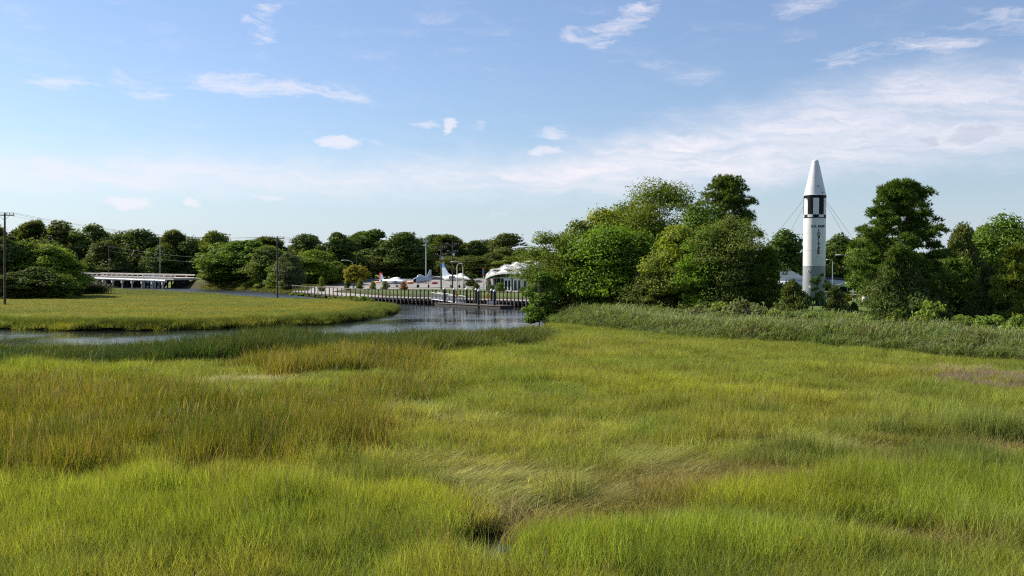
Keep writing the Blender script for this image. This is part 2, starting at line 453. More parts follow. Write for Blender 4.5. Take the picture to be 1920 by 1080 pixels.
n.links.new((w2 * .40 + .12 + wind * .5).clamp().k, bp.inputs['Strength']); n.links.new(w1.k, bp.inputs['Height']); n.links.new(bp.outputs[0], b.inputs['Normal'])
n.links.new(b.outputs[0], o.inputs[0])
tag(link('water', mesh_np('water', [(-900, 10, 0), (900, 10, 0), (900, 700, 0), (-900, 700, 0)], np.array([[0, 1, 2, 3]]), m)), 'calm tidal creek reflecting the sky and the boardwalk', 'water', kind='structure')

pm = bpy.data.objects['water'].data.materials[0]
tag(link('water', mesh_np('water', [(PUD[0] + 1.5 * math.cos(k * .3927), PUD[1] + 2.2 * math.sin(k * .3927), .185) for k in range(16)], np.array([[0, k, k + 1] for k in range(1, 15)]), pm)), 'tiny puddle among the foreground grass', 'water', kind='structure')
# pavements draped over the ground
def drape(name, poly, mat, label, lift=.02, nx=40, ny=24):
    p = np.array(poly); u = np.linspace(0, 1, nx); v = np.linspace(0, 1, ny)
    U, V = np.meshgrid(u, v)
    P = ((1 - U) * (1 - V))[..., None] * p[0] + (U * (1 - V))[..., None] * p[1] + (U * V)[..., None] * p[2] + ((1 - U) * V)[..., None] * p[3]
    z = terrain(P[..., 0], P[..., 1]) + lift
    vv = np.concatenate([P, z[..., None]], -1).reshape(-1, 3)
    i = (np.arange(ny - 1)[:, None] * nx + np.arange(nx - 1)[None, :]).ravel()
    return tag(link(name, mesh_np(name, vv, np.stack([i, i + 1, i + nx + 1, i + nx], 1), mat)), label, 'paving', kind='structure')
drape('pavement', [(-49, 236), (14, 236), (24, 345), (-66, 345)], M['paving'], 'pale paving of the aircraft park behind the boardwalk', .03, 60, 60)
drape('road', [(55, 176), (150, 170), (150, 178), (55, 184)], M['paving'], 'pale access road behind the white missile', .03)


# ================================================================== the white missile
RD = 121.5
rx, ry = X(1525.5, RD), RD
rz0 = gz(rx, ry)
rocket = tag(empty('missile', (rx, ry, rz0)), 'tall white display missile with black checker band and grey base on a green stand', 'missile')
rocket.rotation_euler = (0, math.radians(0.75), 0)
def RZ(py): return Z(py, RD) - rz0
R = 1.325
view = math.atan2(-ry, -rx)          # towards the camera, in the missile's plan
def ring(z0, z1, a0, a1, r0, r1, n):
    return MB().lathe([(r0, z0), (r0, z1), (r1, z1)][0:2] if r1 is None else [(r1, z0), (r0, z0), (r0, z1), (r1, z1)], n, a0=a0, a1=a1)
sharpen(MB().lathe([(R, RZ(499)), (R, RZ(455)), (R, RZ(409.2))], 48).build('body', M['rocket_white'], rocket))
g = MB().lathe([(R * .55, RZ(560)), (R - .03, RZ(560)), (R, RZ(558.5)), (R, RZ(500)), (R + .012, RZ(500)), (R + .012, RZ(499))], 48).build('tail_section', M['grey'], rocket); sharpen(g)
nose = [(R + .03, RZ(367)), (R + .03, RZ(366.2)), (R - .02, RZ(365.6))]
for k in range(1, 9):
    t = k / 8; nose.append(((R - .02) * (1 - t) + .40 * t, RZ(365.6) + (RZ(304) - RZ(365.6)) * t))
nose += [(.36, RZ(301.8)), (.27, RZ(300.3)), (.15, RZ(299.4)), (0.02, RZ(299))]
nc_ = MB().lathe(nose, 48).build('nose_cone', M['rocket_white'], rocket); sharpen(nc_, 25)
MB().lathe([(R + .012, RZ(372.3)), (R + .012, RZ(367))], 48).build('black_band', M['black'], rocket, True)
MB().lathe([(R + .012, RZ(409.4)), (R + .012, RZ(408))], 48).build('black_line', M['black'], rocket, True)
for k in range(12):
    a0 = view + math.radians(21 + 30 * k); a1 = a0 + math.radians(30)
    blk = k % 2 == 0
    MB().lathe([(R, RZ(403)), (R, RZ(372.3))], 5, a0=a0, a1=a1).build('panel', M['black'] if blk else M['rocket_white'], rocket, True)
    MB().lathe([(R, RZ(408)), (R, RZ(403))], 5, a0=a0, a1=a1).build('checker', M['rocket_white'] if blk else M['black'], rocket, True)
def onto(px, py):                      # angle on the cylinder that shows at this column
    return view + math.asin(max(-.97, min(.97, (px - 1526.5) / 20.6)))
def patchbox(px, py, wa_, h, mat, name, parent=rocket, lift=.012):
    a = onto(px, py); return MB().lathe([(R + lift, RZ(py) - h / 2), (R + lift, RZ(py) + h / 2)], 4, a0=a - wa_, a1=a + wa_).build(name, mat, parent, True)
def lettering(txt, size, a_c, zc, parent, r=R + .012, name='lettering'):
    cu = bpy.data.curves.new('t', 'FONT'); cu.body = txt; cu.size = size; cu.align_x = 'CENTER'; cu.align_y = 'CENTER'; cu.offset = size * .042; cu.resolution_u = 3
    to = bpy.data.objects.new('t', cu); COL.objects.link(to)
    bpy.context.view_layer.update()
    me = bpy.data.meshes.new_from_object(to.evaluated_get(bpy.context.evaluated_depsgraph_get()))
    bpy.data.objects.remove(to); bpy.data.curves.remove(cu)
    for v in me.vertices:
        a = a_c + v.co.x / r; z = v.co.y
        v.co = (r * math.cos(a), r * math.sin(a), zc + z)
    me.materials.clear(); me.materials.append(M['black'])
    return link(name, me, parent)
at_ = onto(1534.2, 450)
lettering('U.S. ARMY', .42, at_, RZ(425.3), rocket)
for i, ch in enumerate('JUPITER'):
    lettering(ch, .56, at_, RZ(434 + 6.65 * i), rocket, name='letter')
# round ports and small hatches
def port(px, py, r):
    a = onto(px, py); c = Vector((math.cos(a), math.sin(a), 0)); ctr = c * (R + .01) + Vector((0, 0, RZ(py)))
    t = MB(); t.tube([ctr, ctr + c * .04], r, 14); o_ = t.build('port', M['rocket_white'], rocket)
    t = MB(); t.tube([ctr + c * .03, ctr + c * .05], r * .62, 12); t.build('port_hole', M['black'], o_)
port(1517.3, 508.3, .17)
t = MB(); a = onto(1519, 537); c = Vector((math.cos(a), math.sin(a), 0)); ctr = c * (R + .01) + Vector((0, 0, RZ(537.5))); t.tube([ctr, ctr + c * .03], .14, 12); t.build('hatch_cover', M['rocket_white'], rocket)
patchbox(1517, 503.5, .07, .22, M['jet_grey'], 'label_plate')
def conepatch(px, py, wa_, h, name):
    zc = RZ(py); rr = lambda z: R - .02 + (.40 - R + .02) * (z - RZ(365.6)) / (RZ(304) - RZ(365.6)) + .014
    a = onto(px, py) if abs(px - 1526.5) < 18 else view + .9
    return MB().lathe([(rr(zc - h / 2), zc - h / 2), (rr(zc + h / 2), zc + h / 2)], 3, a0=a - wa_, a1=a + wa_).build(name, M['black'], rocket)
conepatch(1533, 350, .05, .24, 'vent'); conepatch(1540.5, 362, .09, .12, 'vent')
for py in (409.9, 438, 470): MB().lathe([(R + .004, RZ(py) - .012), (R + .004, RZ(py) + .012)], 48).build('seam', M['jet_grey'], rocket, True)
for k in range(6):
    a = view - .20 + k * math.pi / 3; MB().lathe([(R + .004, RZ(498)), (R + .004, RZ(410))], 1, a0=a - .006, a1=a + .006).build('seam', M['jet_grey'], rocket, True)
for py in (334, 352): 
    rr = R - .02 + (.40 - R + .02) * (RZ(py) - RZ(365.6)) / (RZ(304) - RZ(365.6)) + .006
    MB().lathe([(rr, RZ(py) - .012), (rr - .004, RZ(py) + .012)], 40).build('seam', M['jet_grey'], rocket, True)
# stand
st = MB().lathe([(R + .10, RZ(560.5)), (R + .42, RZ(560.5)), (R + .42, RZ(556.5)), (R + .10, RZ(556.5)), (R + .10, RZ(560.5))], 24).build('stand_ring', M['green_steel'], rocket)
for k in range(16):
    a = 2 * math.pi * k / 16; t = MB(); t.tube([((R + .34) * math.cos(a), (R + .34) * math.sin(a), RZ(556.5)), ((R + .34) * math.cos(a), (R + .34) * math.sin(a), RZ(550))], .03, 6); t.build('rail_post', M['green_steel'], rocket)
t = MB(); t.tube([((R + .34) * math.cos(k * math.pi / 16), (R + .34) * math.sin(k * math.pi / 16), RZ(550)) for k in range(33)], .035, 6); t.build('rail', M['green_steel'], rocket)
for k in range(4):
    a = view + math.pi / 4 + k * math.pi / 2 + .35
    t = MB(); t.box(((R - .1) * math.cos(a), (R - .1) * math.sin(a), RZ(560.5) / 2), (.5, .5, RZ(560.5)), a); t.build('stand_leg', M['green_steel'], rocket)
    t = MB(); t.box(((R - .1) * math.cos(a), (R - .1) * math.sin(a), .06), (.95, .95, .13), a); t.build('foot_plate', M['green_steel'], rocket)
MB().lathe([(R * .2, RZ(564)), (R * .75, RZ(563)), (R * .8, RZ(560))], 20).build('engine_nozzle', M['grey'], rocket, True)
for ax, ay in ((-12.6, -4.6), (-4.6, 12.6), (12.6, 4.6), (4.4, -12.6)):
    d_ = Vector((ax, ay, 0)).normalized() * (R + .02); t = MB()
    top = Vector((d_.x, d_.y, RZ(370.5))); bot = Vector((ax, ay, gz(rx + ax, ry + ay) - rz0))
    t.tube([top, top.lerp(bot, .5) - Vector((0, 0, .12)), bot], .015, 5); t.build('guy_wire', M['cable'], rocket)
    t = MB(); t.box((d_.x * 1.05, d_.y * 1.05, RZ(370.5)), (.3, .12, .16), math.atan2(ay, ax)); t.build('wire_bracket', M['black'], rocket)

# ================================================================== bridge with pipeline
BD = 373.0
bx0, bx1 = X(120, BD), X(372, BD)
L = bx1 - bx0
BA = math.radians(-38); L = L / math.cos(BA)
bridge = tag(empty('road_bridge', ((bx0 + bx1) / 2, BD + 4, 0), BA), 'low concrete road bridge with pale post and rail parapets crossing the creek', 'bridge')
def bz(t): return 4.55 - .75 * t         # deck level, falling to the right
t = MB(); t.plate([(-L / 2, 0, bz(0)), (L / 2, 0, bz(1)), (L / 2, 0, bz(1) - .75), (-L / 2, 0, bz(0) - .75)], (0, 4.5, 0)); t.build('deck', M['concrete'], bridge)
npst = 18
for sy in (-4.3, 4.3):
    for k in range(npst):
        u = (k + .5) / npst; x = -L / 2 + L * u
        if sy < 0 or k % 2 == 0:
            t = MB(); t.box((x, sy, bz(u) + .62), (.34, .35, 1.24)); t.build('parapet_post', M['concrete'], bridge)
    t = MB(); t.plate([(-L / 2, sy, bz(0) + 1.32), (L / 2, sy, bz(1) + 1.32), (L / 2, sy, bz(1) + .85), (-L / 2, sy, bz(0) + .85)], (0, .16, 0)); t.build('parapet_rail', M['concrete'], bridge)
    t = MB(); t.plate([(-L / 2, sy, bz(0) + .22), (L / 2, sy, bz(1) + .22), (L / 2, sy, bz(1) - .10), (-L / 2, sy, bz(0) - .10)], (0, .26, 0)); t.build('kerb', M['concrete'], bridge)
for k in range(9):
    u = (k + .5) / 9; x = -L / 2 + L * u
    for yy in (-3, 0, 3):
        t = MB(); t.tube([(x, yy, -1.2), (x, yy, bz(u) - 1.3)], .28, 8); t.build('pile', M['darkwood'], bridge)
    t = MB(); t.box((x, 0, bz(u) - 1.05), (.7, 8.2, .62)); t.build('cap_beam', M['darkwood'], bridge)
pipe = tag(empty('pipeline', ((bx0 + bx1) / 2 + 8.5 * math.sin(BA), BD + 4 - 8.5 * math.cos(BA), 0), BA), 'pale grey water pipe on concrete supports along the front of the bridge', 'pipe')
pz = lambda u: 3.72 - .95 * u
x0p, x1p = -L * .40, L * .52
Lp = x1p - x0p
for k in range(9):
    u0, u1 = k / 9, (k + 1) / 9
    t = MB(); t.tube([(x0p + Lp * u0, 0, pz(u0)), (x0p + Lp * u1, 0, pz(u1))], .43, 14); o_ = t.build('pipe_section', M['pipe_grey'], pipe); sharpen(o_)
    t = MB(); t.tube([(x0p + Lp * u1 - .12, 0, pz(u1)), (x0p + Lp * u1 + .12, 0, pz(u1))], .54, 14); t.build('collar', M['white'], pipe)
    um = (k + .75) / 9
    t = MB(); t.box((x0p + Lp * um, 0, pz(um) - .85), (.75, .9, .85)); t.build('support', M['concrete'], pipe)
    t = MB(); t.tube([(x0p + Lp * um, 0, -1), (x0p + Lp * um, 0, pz(um) - 1.2)], .24, 8); t.build('pile', M['concrete'], pipe)

# ================================================================== boardwalk
A = (X(548, 246), 246.0); B = (X(682, 180), 180.0); C = (X(816, 165.5), 165.5); D = (X(1030, 148), 148.0)
walk = tag(empty('boardwalk', (B[0], B[1], 0)), 'long weathered timber boardwalk on piles along the far creek bank', 'boardwalk')
DZ = .95
def seg(p, q, n_, tall=1.5, railing=True):
    px_, py_ = p; qx, qy = q; dx_, dy_ = qx - px_, qy - py_; l = math.hypot(dx_, dy_); ux, uy = dx_ / l, dy_ / l; nx_, ny_ = -uy, ux   # n points away from the camera
    if ny_ < 0: nx_, ny_ = -nx_, -ny_
    ox, oy = px_ - B[0], py_ - B[1]
    rz_ = math.atan2(dy_, dx_)
    t = MB(); t.plate([(ox, oy, DZ), (ox + dx_, oy + dy_, DZ), (ox + dx_ + nx_ * 5.2, oy + dy_ + ny_ * 5.2, DZ), (ox + nx_ * 5.2, oy + ny_ * 5.2, DZ)], (0, 0, .07)); t.build('deck', M['deck'], walk)
    t = MB(); t.box((ox + dx_ / 2 - nx_ * .02, oy + dy_ / 2 - ny_ * .02, DZ - .22), (l, .22, .28), rz_); t.build('edge_beam', M['darkwood'], walk)
    t = MB(); t.box((ox + dx_ / 2 - nx_ * .12, oy + dy_ / 2 - ny_ * .12, DZ + tall - .10), (l, .10, .16), rz_); t.build('top_rail', M['wood'], walk)
    t = MB(); t.box((ox + dx_ / 2 + nx_ * 3.2, oy + dy_ / 2 + ny_ * 3.2, .05), (l + .5, .2, 1.6), rz_); t.build('shade_wall', M['polewood'], walk)  # added dark wall standing in for the shade under the deck
    for k in range(n_):
        u = (k + .5) / n_; x = ox + dx_ * u - nx_ * .18; y = oy + dy_ * u - ny_ * .18
        hh = tall + random.uniform(-.06, .08)
        lx_, ly_ = random.gauss(0, .035), random.gauss(0, .035)
        t = MB(); t.tube([(x, y, .15), (x + lx_, y + ly_, DZ + hh)], [.125, random.uniform(.095, .12)], 7); t.build('post', M[random.choice(('wood', 'wood', 'palewood', 'polewood'))], walk)
        if k % 2 == 0:
            t = MB(); t.tube([(x + nx_ * .1, y + ny_ * .1, -1.0), (x + nx_ * .1, y + ny_ * .1, DZ - .2)], .15, 7); t.build('pile', M['darkwood'], walk)
        if k % 3 == 0:
            t = MB(); t.tube([(x + nx_ * 2.5, y + ny_ * 2.5, -1.0), (x + nx_ * 2.5, y + ny_ * 2.5, DZ - .1)], .13, 6); t.build('pile', M['darkwood'], walk)
seg(A, B, 19); seg(B, C, 19); seg(C, D, 31)
# light picket railing panels beside the gangway
for k in range(4):
    x = X(768 + k * 13, 170.5) - B[0]; y = 172 - k * .9 - B[1]
    t = MB(); 
    for q in range(5): t.box((x + q * .24, y, DZ + .62), (.05, .05, .85))
    t.box((x + .48, y, DZ + 1.15), (1.1, .06, .06)); t.box((x + .48, y, DZ + .2), (1.1, .06, .06)); t.build('picket_panel', M['steel'], walk)

# floating dock, gangway, pilings, ring cabinets
k0, k1 = (X(826, 161), 161.0), (X(950, 146), 146.0)
dang = math.atan2(k1[1] - k0[1], k1[0] - k0[0]); dl = math.hypot(k1[0] - k0[0], k1[1] - k0[1])
dock = tag(empty('floating_dock', ((k0[0] + k1[0]) / 2, (k0[1] + k1[1]) / 2, 0), dang), 'low dark floating dock moored in front of the boardwalk', 'dock')
for k in range(4):
    xx = -dl / 2 + dl * (k + .5) / 4
    t = MB(); t.box((xx, 0, .17), (dl / 4 - .06, 2.3, .46)); t.build('float', M['darkwood'], dock)
    t = MB(); t.box((xx, 0, .44), (dl / 4 - .03, 2.5, .09)); t.build('deck_board', M['wood'], dock)
gang = tag(empty('gangway', (X(815, 165), 164.2, 0)), 'sloping aluminium gangway with lattice railings leading down to the floating dock', 'gangway')
ge_ = (X(868, 159) - X(815, 165), 157.2 - 164.2)
gl = math.hypot(*ge_); gu = (ge_[0] / gl, ge_[1] / gl); gn = (-gu[1], gu[0])
for s_ in (-.6, .6):
    top = [(gn[0] * s_, gn[1] * s_, 2.05), (ge_[0] + gn[0] * s_, ge_[1] + gn[1] * s_, 1.55)]
    bot = [(gn[0] * s_, gn[1] * s_, .98), (ge_[0] + gn[0] * s_, ge_[1] + gn[1] * s_, .52)]
    t = MB(); t.tube(top, .05, 6); t.build('handrail', M['aluminium'], gang)
    t = MB(); t.tube(bot, .05, 6); t.build('lower_chord', M['aluminium'], gang)
    for k in range(13):
        u = k / 12; v0, v1 = Vector(top[0]).lerp(Vector(top[1]), u), Vector(bot[0]).lerp(Vector(bot[1]), u)
        t = MB(); t.tube([v0, v1], .03, 5); t.build('upright', M['aluminium'], gang)
        if k < 12:
            v2 = Vector(bot[0]).lerp(Vector(bot[1]), u + 1 / 12); v3 = Vector(top[0]).lerp(Vector(top[1]), u + 1 / 12)
            t = MB(); t.tube([v0, v2], .022, 5); t.build('brace', M['aluminium'], gang)
            t = MB(); t.tube([v1, v3], .022, 5); t.build('brace', M['aluminium'], gang)
t = MB(); t.plate([(gn[0] * .55, gn[1] * .55, 1.0), (ge_[0] + gn[0] * .55, ge_[1] + gn[1] * .55, .54), (ge_[0] - gn[0] * .55, ge_[1] - gn[1] * .55, .54), (-gn[0] * .55, -gn[1] * .55, 1.0)], (0, 0, .04)); t.build('walkway', M['aluminium'], gang)
ordn = ['first', 'second', 'third', 'fourth', 'fifth', 'sixth', 'seventh', 'eighth', 'ninth', 'tenth', 'eleventh', 'twelfth', 'thirteenth', 'fourteenth', 'fifteenth', 'sixteenth', 'seventeenth', 'eighteenth', 'nineteenth', 'twentieth', 'twenty-first', 'twenty-second', 'twenty-third', 'twenty-fourth', 'twenty-fifth', 'twenty-sixth', 'twenty-seventh', 'twenty-eighth', 'twenty-ninth', 'thirtieth']
for i, (px, ty, d_) in enumerate([(833.5, 538, 160), (851, 539, 157.5), (875, 538.5, 158), (892.5, 539.5, 156), (897.3, 541.5, 150), (921.5, 540.5, 154), (927, 542, 147)]):
    zt = Z(ty, d_); p_ = tag(empty('piling', (X(px, d_), d_, 0)), f'black dock piling with white cone cap, {ordn[i]} along the dock from the gangway end', 'piling', 'capped black dock pilings')
    t = MB(); t.tube([(0, 0, -1.2), (0, 0, zt - .34)], .19, 14); sharpen(t.build('shaft', M['piling'], p_))
    MB().lathe([(.215, zt - .36), (.215, zt - .30), (.0, zt)], 14).build('cap', M['white'], p_)
for i, (px, d_, wh) in enumerate([(856.5, 158.5, 'by the gangway foot'), (915.5, 150.5, 'between the paired pilings further along the dock')]):
    c_ = tag(empty('life_ring_cabinet', (X(px, d_), d_, .48)), f'yellow life ring cabinet on a post {wh}', 'life ring', 'yellow life ring cabinets')
    t = MB(); t.box((0, .14, .65), (.10, .10, 1.3)); t.build('post', M['wood'], c_)
    prof = [(-.10, 0, 0, .12, .05)]
    t = MB(); v = []; 
    for q in range(14):
        a = 2 * math.pi * q / 14; v.append((.25 * math.cos(a), 0, 1.22 + (.5 * math.sin(a) if math.sin(a) > 0 else .5 * math.sin(a))))
    t.plate(v, (0, .11, 0)); t.build('cabinet', M['yellow'], c_)
    v = [(.15 * math.cos(2 * math.pi * q / 12), -.12, 1.30 + .2 * math.sin(2 * math.pi * q / 12)) for q in range(12)]
    t = MB(); t.plate(v, (0, .015, 0)); t.build('door_boss', M['yellow'], c_)
t = MB(); t.box((0, 0, .25), (1.5, .8, .5)); bxo = t.build('dock_box', M['aluminium'], None, loc=(X(922, 151.5), 151.6, .49)); tag(bxo, 'low metal locker standing on the floating dock between pilings', 'locker')

# ================================================================== domed building
DD = 214.0; ds_ = F / DD
dcx, dcy = X(1000, DD), DD + 4
dz0 = gz(dcx, dcy - 4)
dome = tag(empty('domed_building', (dcx, dcy, dz0)), 'round glass walled pavilion under a white folded geodesic roof', 'building')
DR = 95 / ds_
ca = [math.radians(200 + 72 * k) for k in range(5)]
zc_, ze_, za_ = 2.85, 4.0, 6.35          # corner, eave mid, apex above the ground
def cap(p2, edge_t):                    # plan point -> height of the smooth cap
    r = min(1.0, math.hypot(*p2) / DR)
    return r
fascia = MB(); N_ = 4
roof = None
panels = []
for k in range(5):
    a, b_ = ca[k], ca[(k + 1) % 5]
    Acr, Bcr = Vector((DR * math.cos(a), DR * math.sin(a))), Vector((DR * math.cos(b_), DR * math.sin(b_)))
    def P(i, j):                         # i rows from the apex, j along
        t = i / N_
        if i == 0: return Vector((0, 0, za_))
        u = j / i
        e = Acr.lerp(Bcr, u)
        bulge = 1 + .10 * math.sin(math.pi * u)
        e = e * bulge
        zedge = zc_ + (ze_ - zc_) * math.sin(math.pi * u) ** .8
        z = za_ - (za_ - zedge) * (t ** 1.9)
        return Vector((e.x * t, e.y * t, z))
    for i in range(N_):
        for j in range(i + 1):
            panels.append((P(i, j), P(i + 1, j), P(i + 1, j + 1), 1))
            if j < i: panels.append((P(i, j), P(i + 1, j + 1), P(i, j + 1), -1))
    for j in range(8):
        p0, p1 = P(N_, j / 8 * N_), P(N_, (j + 1) / 8 * N_)
        for q0, q1 in ((p0, p1),):
            n2 = Vector(((q0 + q1).x, (q0 + q1).y, 0)).normalized() * .10
            fascia.plate([q0 + Vector((0, 0, .06)), q1 + Vector((0, 0, .06)), q1 - Vector((0, 0, .30)), q0 - Vector((0, 0, .30))], n2)
roof = fascia.build('roof', M['white'], dome)
for (p, q, r_, sgn) in panels:
    c_ = (p + q + r_) / 3; nrm = (q - p).cross(r_ - p).normalized()
    if nrm.z < 0: nrm = -nrm
    h_ = .62 if sgn > 0 else -.36
    ap = c_ + nrm * h_; off = nrm * -.07
    t = MB(); v = [p, q, r_, ap]; t.add(v, [(0, 1, 3), (1, 2, 3), (2, 0, 3)]); t.add([x + off for x in v], [(1, 0, 3), (2, 1, 3), (0, 2, 3)])
    t.build('roof_panel', M['roof_white'], roof)
for k in range(5):                       # corner piers of stone with steel struts
    a = ca[k]; cx_, cy_ = DR * .97 * math.cos(a), DR * .97 * math.sin(a)
    t = MB(); t.tube([(cx_ * .97, cy_ * .97, -.3), (cx_ * .97, cy_ * .97, 1.6), (cx_ * .985, cy_ * .985, zc_ - .1)], [.85, .62, .45], 9); t.build('stone_pier', M['stone'], dome)
    for s_ in (-1, 1):
        t = MB(); t.tube([(cx_ * 1.08 + s_ * .4, cy_ * 1.08, -.2), (cx_, cy_, zc_ + .1)], .09, 6); t.build('strut', M['white'], dome)
t = MB(); t.lathe([(DR * .80, 0), (DR * .80, 4.6)], 40); t.build('glass_wall', M['glass'], dome)
for k in range(30):
    a = math.radians(180 + 6.2 * k); t = MB(); t.box((DR * .803 * math.cos(a), DR * .803 * math.sin(a), 2.3), (.12, .10, 4.6), a)
    if k % 2 == 0: t.build('mullion', M['steel'], dome)
t = MB(); t.lathe([(DR * .806, 2.75), (DR * .806, 2.93)], 40); t.build('transom', M['white'], dome)
def doors(pxc):
    lx = X(pxc, DD - 2) - dcx; ly = -math.sqrt((DR * .80) ** 2 - lx * lx) - .25
    rz_ = math.atan2(ly, lx) + math.pi / 2
    u = Vector((math.cos(rz_), math.sin(rz_), 0)); c_ = Vector((lx, ly, 0))
    fr = MB()
    for q in (-.92, .92): fr.box(c_ + u * q + Vector((0, 0, 1.33)), (.16, .16, 2.66), rz_)
    fr.box(c_ + Vector((0, 0, 2.62)), (2.0, .17, .16), rz_); fo = fr.build('door_frame', M['white'], dome)
    for q in (-.44, .44):
        lf = MB(); cc_ = c_ + u * q
        for e in (-.36, .36): lf.box(cc_ + u * e + Vector((0, 0, 1.25)), (.13, .08, 2.5), rz_)
        for zz in (.10, 2.42): lf.box(cc_ + Vector((0, 0, zz)), (.62, .08, .19), rz_)
        do = lf.build('door', M['white'], dome)
        t = MB(); t.box(cc_ + Vector((0, 0, 1.25)), (.62, .03, 2.16), rz_); t.build('pane', M['glass'], do)
doors(952); doors(970); doors(988)
t = MB(); t.box((X(955, 208) - dcx, 204 - dcy, .03), (5.5, 7.5, .16), .25); t.build('entrance_slab', M['concrete'], dome)
fl = tag(empty('banner_pole', (X(906.5, 206), 206, gz(X(906.5, 206), 206))), 'slim pole with a red and blue striped marker by the pavilion corner', 'pole')
t = MB(); t.tube([(0, 0, 0), (0, 0, Z(517, 206) - fl.location.z)], .07, 8); t.build('shaft', M['white'], fl)
for z0_, z1_, mm in ((516.5, 514, 'red'), (514, 506, 'blue'), (506, 502, 'red')):
    t = MB(); t.tube([(0, 0, Z(z0_, 206) - fl.location.z), (0, 0, Z(z1_, 206) - fl.location.z)], .17, 10); t.build('stripe', M[mm], fl)

# ================================================================== poles, lamps, wires
def pole(px, d_, top, label, arms=((.35, 2.9),), r=.15, mat='polewood', rz_=0.0, ins=True, cat='utility pole', name='utility_pole', zbase=None, group='timber utility poles'):
    x = X(px, d_); zb = gz(x, d_) - .1 if zbase is None else zbase; h = Z(top, d_) - zb
    e = tag(empty(name, (x, d_, zb), rz_), label, cat, group)
    t = MB(); t.tube([(0, 0, 0), (0, 0, h)], [r * 1.15, r * .75], 9); t.build('shaft', M[mat], e)
    for (dn, wd) in arms:
        t = MB(); t.box((0, -.14, h - dn), (wd, .11, .14)); a_ = t.build('crossarm', M['polewood'] if mat == 'polewood' else M['steel'], e)
        if ins:
            for q in (-.47, -.33, .13, .27, .45):
                t = MB(); t.lathe([(.02, h - dn + .06), (.05, h - dn + .10), (.075, h - dn + .28), (.05, h - dn + .38), (0.01, h - dn + .40)], 7, c=(wd * q, -.14)); t.build('insulator', M['jet_grey'], a_)
        for s_ in (-1, 1):
            t = MB(); t.tube([(0, -.16, h - dn - .75), (s_ * wd * .28, -.16, h - dn)], .025, 5); t.build('brace', M['steel'], a_)
    return e, Vector((x, d_, zb + h))
p1, t1 = pole(9, 143, 399, 'dark timber utility pole with one crossarm standing in the marsh at the picture edge', r=.17)
p2, t2 = pole(520, 187, 443, 'timber utility pole with one crossarm at the edge of the creek', arms=((.45, 2.85),), r=.16, rz_=-.12, zbase=-.5)
p3, t3 = pole(827, 232, 458, 'left of the twin timber power poles behind the boardwalk', arms=((.9, 3.0), (2.5, 2.6)), r=.17)
p4, t4 = pole(848.5, 238, 452, 'right of the twin timber power poles behind the boardwalk', arms=((.8, 3.2), (2.6, 2.6)), r=.17)
for e, tt in ((p3, t3), (p4, t4)):
    hh = tt.z - e.location.z
    t = MB(); t.tube([(0, 0, hh), (-.6, 0, hh + .3), (.7, 0, hh + .2)], .05, 5); t.build('wire_jumper', M['cable'], e)
    t = MB(); t.lathe([(.22, hh - 3.6), (.22, hh - 2.8)], 10, c=(.35, -.2), cap=True); t.build('transformer', M['jet_grey'], e)
p5, t5 = pole(998.5, 262, 463, 'timber power pole rising behind the white folded roof', arms=((.3, 3.2),), r=.15)
p6, t6 = pole(204, 395, 460, 'thin utility pole standing behind the bridge parapet', arms=((.3, 1.6),), r=.16, ins=False)
pole(668.5, 245, 477, 'dark slender pole beside the lamp near the yellow tree', arms=(), r=.10, cat='pole', name='pole')
def lamp(px, d_, top, label, reach, rise=.5, r=.09, mat='steel', group='street lamps'):
    x = X(px, d_); zb = gz(x, d_) - .05; h = Z(top, d_) - zb
    e = tag(empty('street_lamp', (x, d_, zb)), label, 'street lamp', group)
    t = MB(); t.tube([(0, 0, 0), (0, 0, h - rise)], [r * 1.1, r * .8], 8); t.build('shaft', M[mat], e)
    pts = [(0, 0, h - rise - .02), (reach * .12, 0, h - rise * .35), (reach * .45, 0, h - .04), (reach * .8, 0, h)]
    t = MB(); t.tube(pts, r * .55, 7); t.build('arm', M[mat], e)
    t = MB(); t.loft([(reach * .75, 0, h, .05, .03), (reach * .85, 0, h + .02, .16, .08), (reach * 1.02, 0, h + .01, .19, .09), (reach * 1.2, 0, h - .02, .05, .03)], 10); t.build('lamp_head', M['white'], e, True)
    t = MB(); t.lathe([(r * 2.2, 0), (r * 2.2, .08), (r * 1.2, .3)], 8); t.build('base', M[mat], e)
    return e
lamp(1600, 150, 478, 'grey street lamp with an arched arm behind the camouflaged jet', -2.3, .9, .08)
lamp(1561, 165, 487, 'short street lamp just right of the missile', -.9, .3, .08)
lamp(662, 236, 488, 'concrete street lamp with a long arm beside the yellow tree', -2.4, 1.0, .14, 'concrete')
lamp(857, 205, 494, 'leaning arm street lamp, nearer of the two by the power poles', 1.0, .5, .13, 'concrete')
lamp(868, 207, 491, 'street lamp with its arm pointing away from the pavilion', -2.2, 1.0, .12, 'concrete')
lamp(300, 392, 444, 'tall thin pale street lamp on the road bridge', -1.2, .4, .16)
lamp(1756, 120, 480, 'street lamp with a small white head half hidden by pine branches', -1.0, .4, .07)
e, tt = pole(798.5, 300, 453, 'tall blue grey floodlight mast behind the parked jets', arms=(), r=.2, mat='steel', cat='floodlight', name='floodlight_mast', group='floodlight masts')
hh = tt.z - e.location.z
for s_ in (-1, 1):
    t = MB(); t.box((s_ * .45, 0, hh + .15), (.55, .35, .75), 0); o_ = t.build('floodlight', M['steel'], e); o_.rotation_euler = (0, s_ * .35, 0); o_.location = (-s_ * .35 * hh * .98, 0, hh * .06)
    o_.rotation_euler = (0, 0, 0); o_.location = (0, 0, 0)
